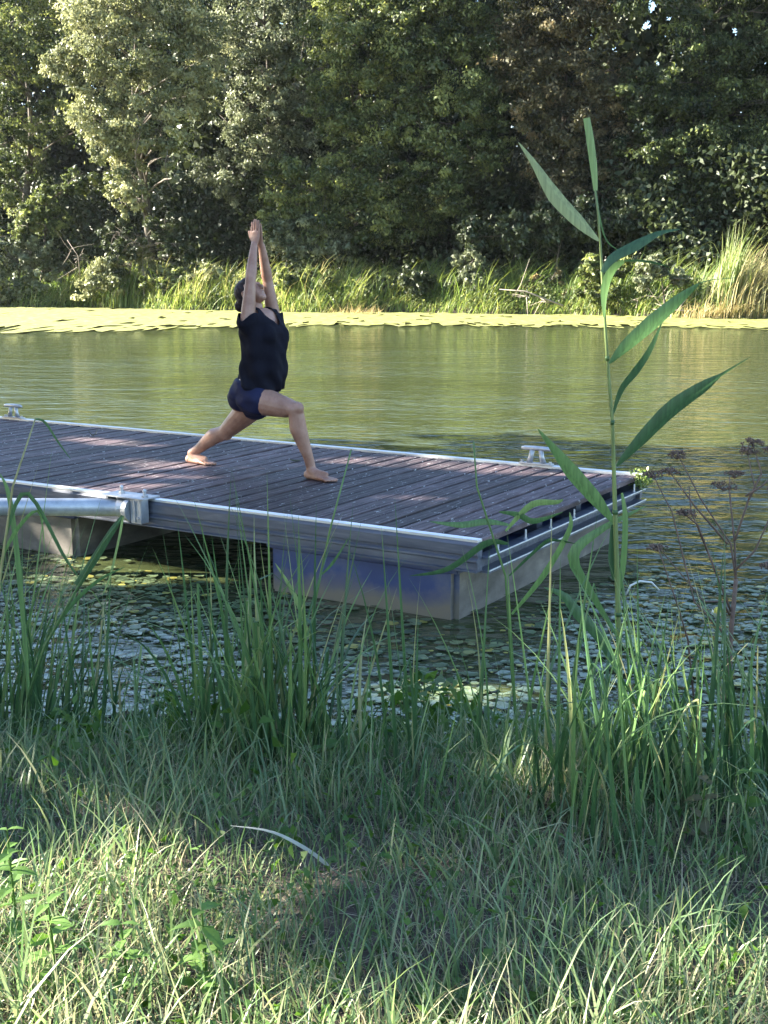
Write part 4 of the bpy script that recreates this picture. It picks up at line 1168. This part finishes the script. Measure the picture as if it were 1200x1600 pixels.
# lily pads: the 300 that show largest as things, the rest as one mass
n = 27000
x = rng.uniform(-4.2, 4.4, n); y = rng.uniform(4.2, 9.2, n)
yl = y_near(x)+.12
# keep clear of the floats; pads thin out away from the bank
rx = (x-.503)*.8525+(y-6.258)*-.5227; ry = (x-.503)*.5227+(y-6.258)*.8525
under = (ry > -.02) & (ry < 2.6) & (rx < .12)
lim = np.interp(x, [-4.2, -2, 0, 1.2, 2.2, 4.4], [9.2, 9.0, 7.4, 7.1, 7.5, 7.7])+.25*np.sin(x*5)
ok = (y > yl) & (y < lim) & ~((under) & (rng.random(n) < .86))
thin = np.clip(.5+.45*np.sin(x*2.1+1)*np.sin(y*2.7+x)+.4*np.sin(x*6.3+y*2)*np.sin(y*8.1-x*3)+.25*np.sin(x*15+1)*np.sin(y*19), 0, 1)
ok &= rng.random(n) < .30+.85*thin
x, y = x[ok], y[ok]; n = len(x)
R_ = .009+.032*rng.random(n)**2.0
Tn = np.clip(rng.normal(.42, .2, n)+.35*(thin[ok]-.5), 0, .9); Tn[rng.random(n) < .05] = 1.0
ordr = np.argsort(-(R_/y))
def pad_mesh(seed, tint):
    r = random.Random(seed); V = [(0, 0, 0)]; K = 11
    a0 = .16
    for k in range(K):
        a = a0+(2*PI-2*a0)*k/(K-1); q_ = 1+r.gauss(0, .04)
        V.append((math.cos(a)*q_, math.sin(a)*q_, .05+abs(r.gauss(0, .06))))
    F = [(0, k+1, k+2) for k in range(K-1)]
    me = MB().add(V, F, tint).mesh('lily_pad', recalc=False, tint=True); me.materials.append(M['pad'])
    return me
pms = [pad_mesh(s, t) for s, t in enumerate((.15, .25, .35, .45, .5, .55, .62, .7, .8, 1.0))]
big, rest = ordr[:300], ordr[300:]
for i in big:
    tn = Tn[i]; me = pms[9] if tn > .95 else pms[min(8, int(tn*9.5))]
    o = bpy.data.objects.new('lily_pad', me); COL.objects.link(o)
    o.location = (x[i], y[i], .006+random.random()*.008); o.scale = (R_[i], R_[i], R_[i])
    o.rotation_euler = (random.gauss(0, .06), random.gauss(0, .06), random.uniform(0, 6.28))
    tag(o, 'small round lily pad floating with others on dark water off the near bank', 'lily pad', 'floating lily pads')
K = 7
an = np.linspace(.16, 2*PI-.16, K)[None]+rng.uniform(0, 6.28, len(rest))[:, None]
rr = R_[rest][:, None]*(1+rng.normal(0, .05, (len(rest), K)))
tlx = rng.normal(0, .055, len(rest))[:, None]; tly = rng.normal(0, .055, len(rest))[:, None]
vx = np.cos(an)*rr; vy = np.sin(an)*rr; vz = np.abs(tlx*vx+tly*vy)+R_[rest][:, None]*.05
z0 = (.006+.008*rng.random(len(rest)))[:, None]
cen = np.stack([x[rest], y[rest], z0[:, 0]], -1)[:, None]
V = np.concatenate([cen, np.stack([x[rest][:, None]+vx, y[rest][:, None]+vy, z0+vz], -1)], 1).reshape(-1, 3)
k = np.arange(K-1)
F = (np.stack([k*0, k+1, k+2], -1)[None]+(np.arange(len(rest))*(K+1))[:, None, None]).reshape(-1, 3)
tag(put('lily_pads', mesh_np('lily_pads', V, F, np.repeat(Tn[rest], K-1)), M['pad']), 'carpet of small lily pads round the pontoon', kind='stuff')
# a lily in flower
p = at(1120, 962, 6.4)
fl = empty('water_lily_flower', (p.x, 6.4, .02))
mb = MB(); mb.ball((0, 0, .03), (.018, .018, .026), None, 12, 8); mb.build('bud', M['petal_yellow'], fl, smooth=True)
for k in range(6):
    a = k*PI/3; d = Vector((math.cos(a), math.sin(a), 0)); s_ = Vector((-math.sin(a), math.cos(a), 0))
    V = [d*.008, d*.026+s_*.014+Vector((0, 0, .016)), d*.036+Vector((0, 0, .034)), d*.026-s_*.014+Vector((0, 0, .016))]
    MB().add(V, [(0, 1, 2, 3)]).build('petal', M['petal_white'], fl)
tag(fl, 'half open water lily with yellow centre beside the dead hogweed', 'flower')
# pale bent stalk standing in an arc out of the pads
pts = [at(978, 930, 6.6), at(985, 915, 6.6), at(1000, 908, 6.6), at(1018, 910, 6.6), at(1030, 922, 6.6)]
mb = MB(); mb.tube([q_-pts[0] for q_ in pts], [.005, .006, .006, .0055, .004], 8)
o = mb.build('pale_stalk', M['white_pipe'], None, smooth=True); o.location = pts[0]
tag(o, 'whitish dead stalk arched over the lily pads right of the tall reed', 'stalk')

# grass: thick, mixed, nobody could count it
def turf(n, y0, y1, hmin, hmax, wmin, wmax, tl, th, leanm, xs=3.2, segs=4, flat=0.0):
    y = y0+(y1-y0)*rng.random(n)
    x = rng.uniform(-1, 1, n)*np.minimum(xs, .48*y+1.0)
    okk = y < y_near(x)-.03
    x, y = x[okk], y[okk]; m = len(x)
    cl = .5+.5*np.sin(3.1*x+1.7*y)*np.sin(2.3*y-1.9*x+1)+.25*np.sin(7*x)*np.sin(6.1*y+2)
    kk = rng.random(m) < .70+.42*cl
    x, y, cl = x[kk], y[kk], cl[kk]; m = len(x)
    h = (hmin+(hmax-hmin)*rng.random(m)**1.4)*(.6+.5*cl)
    V, F, T = blades(np.stack([x, y, g_z(x, y)-.01], -1), h*(1-flat), rng.uniform(0, 2*PI, m), h*leanm*rng.uniform(.1, 1.3, m)+flat*h, rng.uniform(wmin, wmax, m), rng.uniform(0, .5, m), segs, 1.6,
                     np.clip(tl+(th-tl)*rng.random(m)**1.1+.12*(cl-.5), 0, 1))
    return V, F, T
V, F, T = joinp([turf(36000, 1.5, 4.8, .06, .20, .0025, .0065, .05, .88, .7), turf(11000, 1.5, 4.8, .15, .36, .0035, .009, .05, .85, .65), turf(10000, 1.6, 4.2, .08, .26, .0025, .005, .78, 1.0, .7),
                 turf(1100, 3.3, 4.5, .2, .45, .005, .010, 0, .7, .6, segs=6), turf(12000, -1.5, 1.6, .08, .2, .003, .006, .1, .8, .7)])
tag(put('grass', mesh_np('grass', V, F, T), M['grass']), 'rough green grass of the near bank', kind='stuff')
V, F, T = turf(24000, 1.5, 4.6, .06, .22, .002, .005, 0, 1, .8, flat=.72)
tag(put('straw', mesh_np('straw', V, F, T), M['straw']), 'dead straw lying between the grass blades', kind='stuff')
# ground litter of small leaves
n = 3500; y = rng.uniform(1.6, 4.4, n); x = rng.uniform(-1, 1, n)*(.45*y+.7)
c = np.stack([x, y, g_z(x, y)+rng.uniform(.01, .10, n)], -1)
V, F = leaves(c, rng.normal(0, 1, (n, 3)), rng.normal(0, .5, (n, 3))+np.array([0, 0, 1]), rng.uniform(.015, .045, n), rng.uniform(.01, .03, n))
tag(put('clover', mesh_np('clover', V, F, rng.random(n)), M['nettle']), 'small round weed leaves low in the grass', kind='stuff')

# leafy herbs breaking the line where the turf meets the water
n = 3600; x = rng.uniform(-2.6, 2.8, n); y = y_near(x)-rng.gamma(1.6, .16, n)+.06
pat = np.clip(.5+.7*np.sin(x*3.7+1)*np.sin(x*1.9+.4)+.4*np.sin(x*9+y*3), 0, 1.2)
k = rng.random(n) < pat; x, y, pat = x[k], y[k], pat[k]; n = len(x)
c = np.stack([x, y, np.maximum(g_z(x, y), 0)+(.04+.22*pat*rng.random(n)**1.3)], -1)
V, F = leaves(c, rng.normal(0, 1, (n, 3))+np.array([0, -.2, -.25]), rng.normal(0, .5, (n, 3))+np.array([0, -.3, .8]), rng.uniform(.03, .085, n), rng.uniform(.018, .05, n))
tag(put('herbs', mesh_np('herbs', V, F, np.clip(rng.normal(.35, .3, n), 0, 1)), M['nettle']), 'leafy herbs along the edge of the near water', kind='stuff')

# broad leaved weeds
def leaf_shape(L, Wd, teeth=0, fold=.25, bend=.3):
    V, F = [], []; K = 8
    for i in range(K+1):
        t = i/K
        w = Wd*.5*(math.sin(PI*t**.72)**.9 if 0 < t < 1 else .02)
        if teeth and i % 2: w *= .80
        zc = -bend*L*t*t
        V += [(L*t, -w, zc+fold*w), (L*t, 0, zc), (L*t, w, zc+fold*w)]
    for i in range(K):
        a = i*3; F += [(a, a+1, a+4, a+3), (a+1, a+2, a+5, a+4)]
    return V, F
leaf_cache = {}
def weed(name, label, px, py, h, pairs, L, Wd, teeth, mat, cat, lean=(0, 0), tint=.6):
    Y = 3.0
    for _ in range(14):
        p = at(px, py, Y); Y = min(max(Y+(p.z-float(g_z(p.x, Y)))*1.6, 1.9), 4.6)
    p = at(px, py, Y)
    root = empty(name, (p.x, Y, float(g_z(p.x, Y))-.01))
    top = Vector((lean[0], lean[1], h))
    MB().tube([(0, 0, 0), top*.5+Vector((.006, 0, 0)), top], [.004, .003, .002], 6).build('stem', M['nettle'], root, tint=True)
    for i in range(pairs):
        t = .25+.75*i/max(pairs-1, 1); a0 = i*1.45+random.uniform(0, .5)
        for s_ in range(2):
            s2 = 1-.55*max(0, t-.55)
            key = (round(L, 3), round(Wd, 3), teeth, (i+s_) % 3)
            if key not in leaf_cache:
                V_, F_ = leaf_shape(L, Wd, teeth, .25, (.15, .35, .55)[(i+s_) % 3])
                me = MB().add(V_, F_, random.uniform(max(0, tint-.3), min(1, tint+.3))).mesh('leaf', recalc=False, tint=True); me.materials.append(mat); leaf_cache[key] = me
            o = bpy.data.objects.new('leaf', leaf_cache[key]); COL.objects.link(o); o.parent = root
            o.location = top*t; o.scale = (s2, s2, s2)
            o.rotation_euler = (random.gauss(0, .2), random.gauss(-.25, .22), a0+s_*PI+random.gauss(0, .2))
    return tag(root, label, cat)
weed('nettle', 'sunlit nettle at the bottom edge with broad pointed leaves', 320, 1575, .24, 6, .085, .042, 1, M['nettle'], 'nettle', tint=.9)
weed('nettle', 'bright nettle in the sun at the lower left edge', 25, 1500, .27, 6, .075, .036, 1, M['nettle'], 'nettle', tint=1.)
weed('nettle', 'nettle lower left, close behind the bottom left corner', 85, 1575, .25, 6, .07, .034, 1, M['nettle'], 'nettle', tint=1.)
weed('nettle', 'small nettle between the two sunlit ones at the bottom', 195, 1570, .20, 5, .06, .03, 1, M['nettle'], 'nettle', tint=.8)
weed('nettle', 'young nettle at the left edge above the sunny corner', 20, 1440, .25, 5, .06, .03, 1, M['nettle'], 'nettle', tint=1.)
weed('dock_plant', 'round leaved dock low under the central sedge', 440, 1240, .07, 3, .10, .075, 0, M['nettle'], 'plant', tint=.3)
weed('dock_plant', 'pale dock between left tuft and central sedge', 330, 1215, .12, 3, .075, .055, 0, M['nettle'], 'plant', tint=.8)
weed('dock_plant', 'dark dock with broad leaves under the upright sedge', 505, 1225, .14, 3, .085, .06, 0, M['nettle'], 'plant', tint=.15)
weed('bramble_shoot', 'bramble shoot with dark leaves before the lily pads at centre', 655, 1175, .32, 4, .07, .05, 1, M['nettle'], 'plant', (.02, .05), .15)
weed('dock_plant', 'leafy dock in the shade left of the low sedge tuft', 215, 1215, .16, 4, .07, .05, 0, M['nettle'], 'plant', tint=.2)
weed('bindweed', 'heart leaved bindweed at the right edge under the hogweed', 1150, 1330, .25, 5, .06, .045, 0, M['nettle'], 'plant', (.03, 0), .25)
weed('bramble_shoot', 'withered leafy shoot right of the low sedge clump', 1085, 1330, .22, 4, .06, .04, 1, M['maple'], 'plant', (.02, 0), .5)
weed('plantain', 'plantain rosette near the bottom right corner', 1060, 1560, .04, 4, .11, .025, 0, M['nettle'], 'plant', tint=.6)
weed('plantain', 'plantain rosette at the bottom edge right of centre', 690, 1580, .04, 4, .12, .03, 0, M['nettle'], 'plant', tint=.3)
# the bleached blade arching through the grass
root = empty('dry_blade', at(535, 1378, 3.0)); 
ribbon([(535, 1378), (505, 1345), (465, 1318), (420, 1298), (360, 1290)], [4, 9, 8, 5, 1], 3.0, .9, 'blade', root, M['pale_blade'], 0)
tag(root, 'bleached dead blade arching across the grass below the central sedge', 'blade')

# thin bluish haze volume, added to lift the dark tones
hz = MB().box(-915, 915, -320, 1620, -1.75, 24).mesh('haze')
hm = bpy.data.materials.new('haze'); hm.use_nodes = True
hn = hm.node_tree
for nd in list(hn.nodes):
    if nd.type == 'BSDF_PRINCIPLED': hn.nodes.remove(nd)
pv = hn.nodes.new('ShaderNodeVolumePrincipled')
pv.inputs['Color'].default_value = (.80, .85, 1.0, 1)
pv.inputs['Density'].default_value = .00008
pv.inputs['Anisotropy'].default_value = .35
hn.links.new(pv.outputs[0], hn.nodes['Material Output'].inputs['Volume'])
tag(put('haze', hz, hm), 'thin pale haze added over the river to lift the darks', kind='stuff')
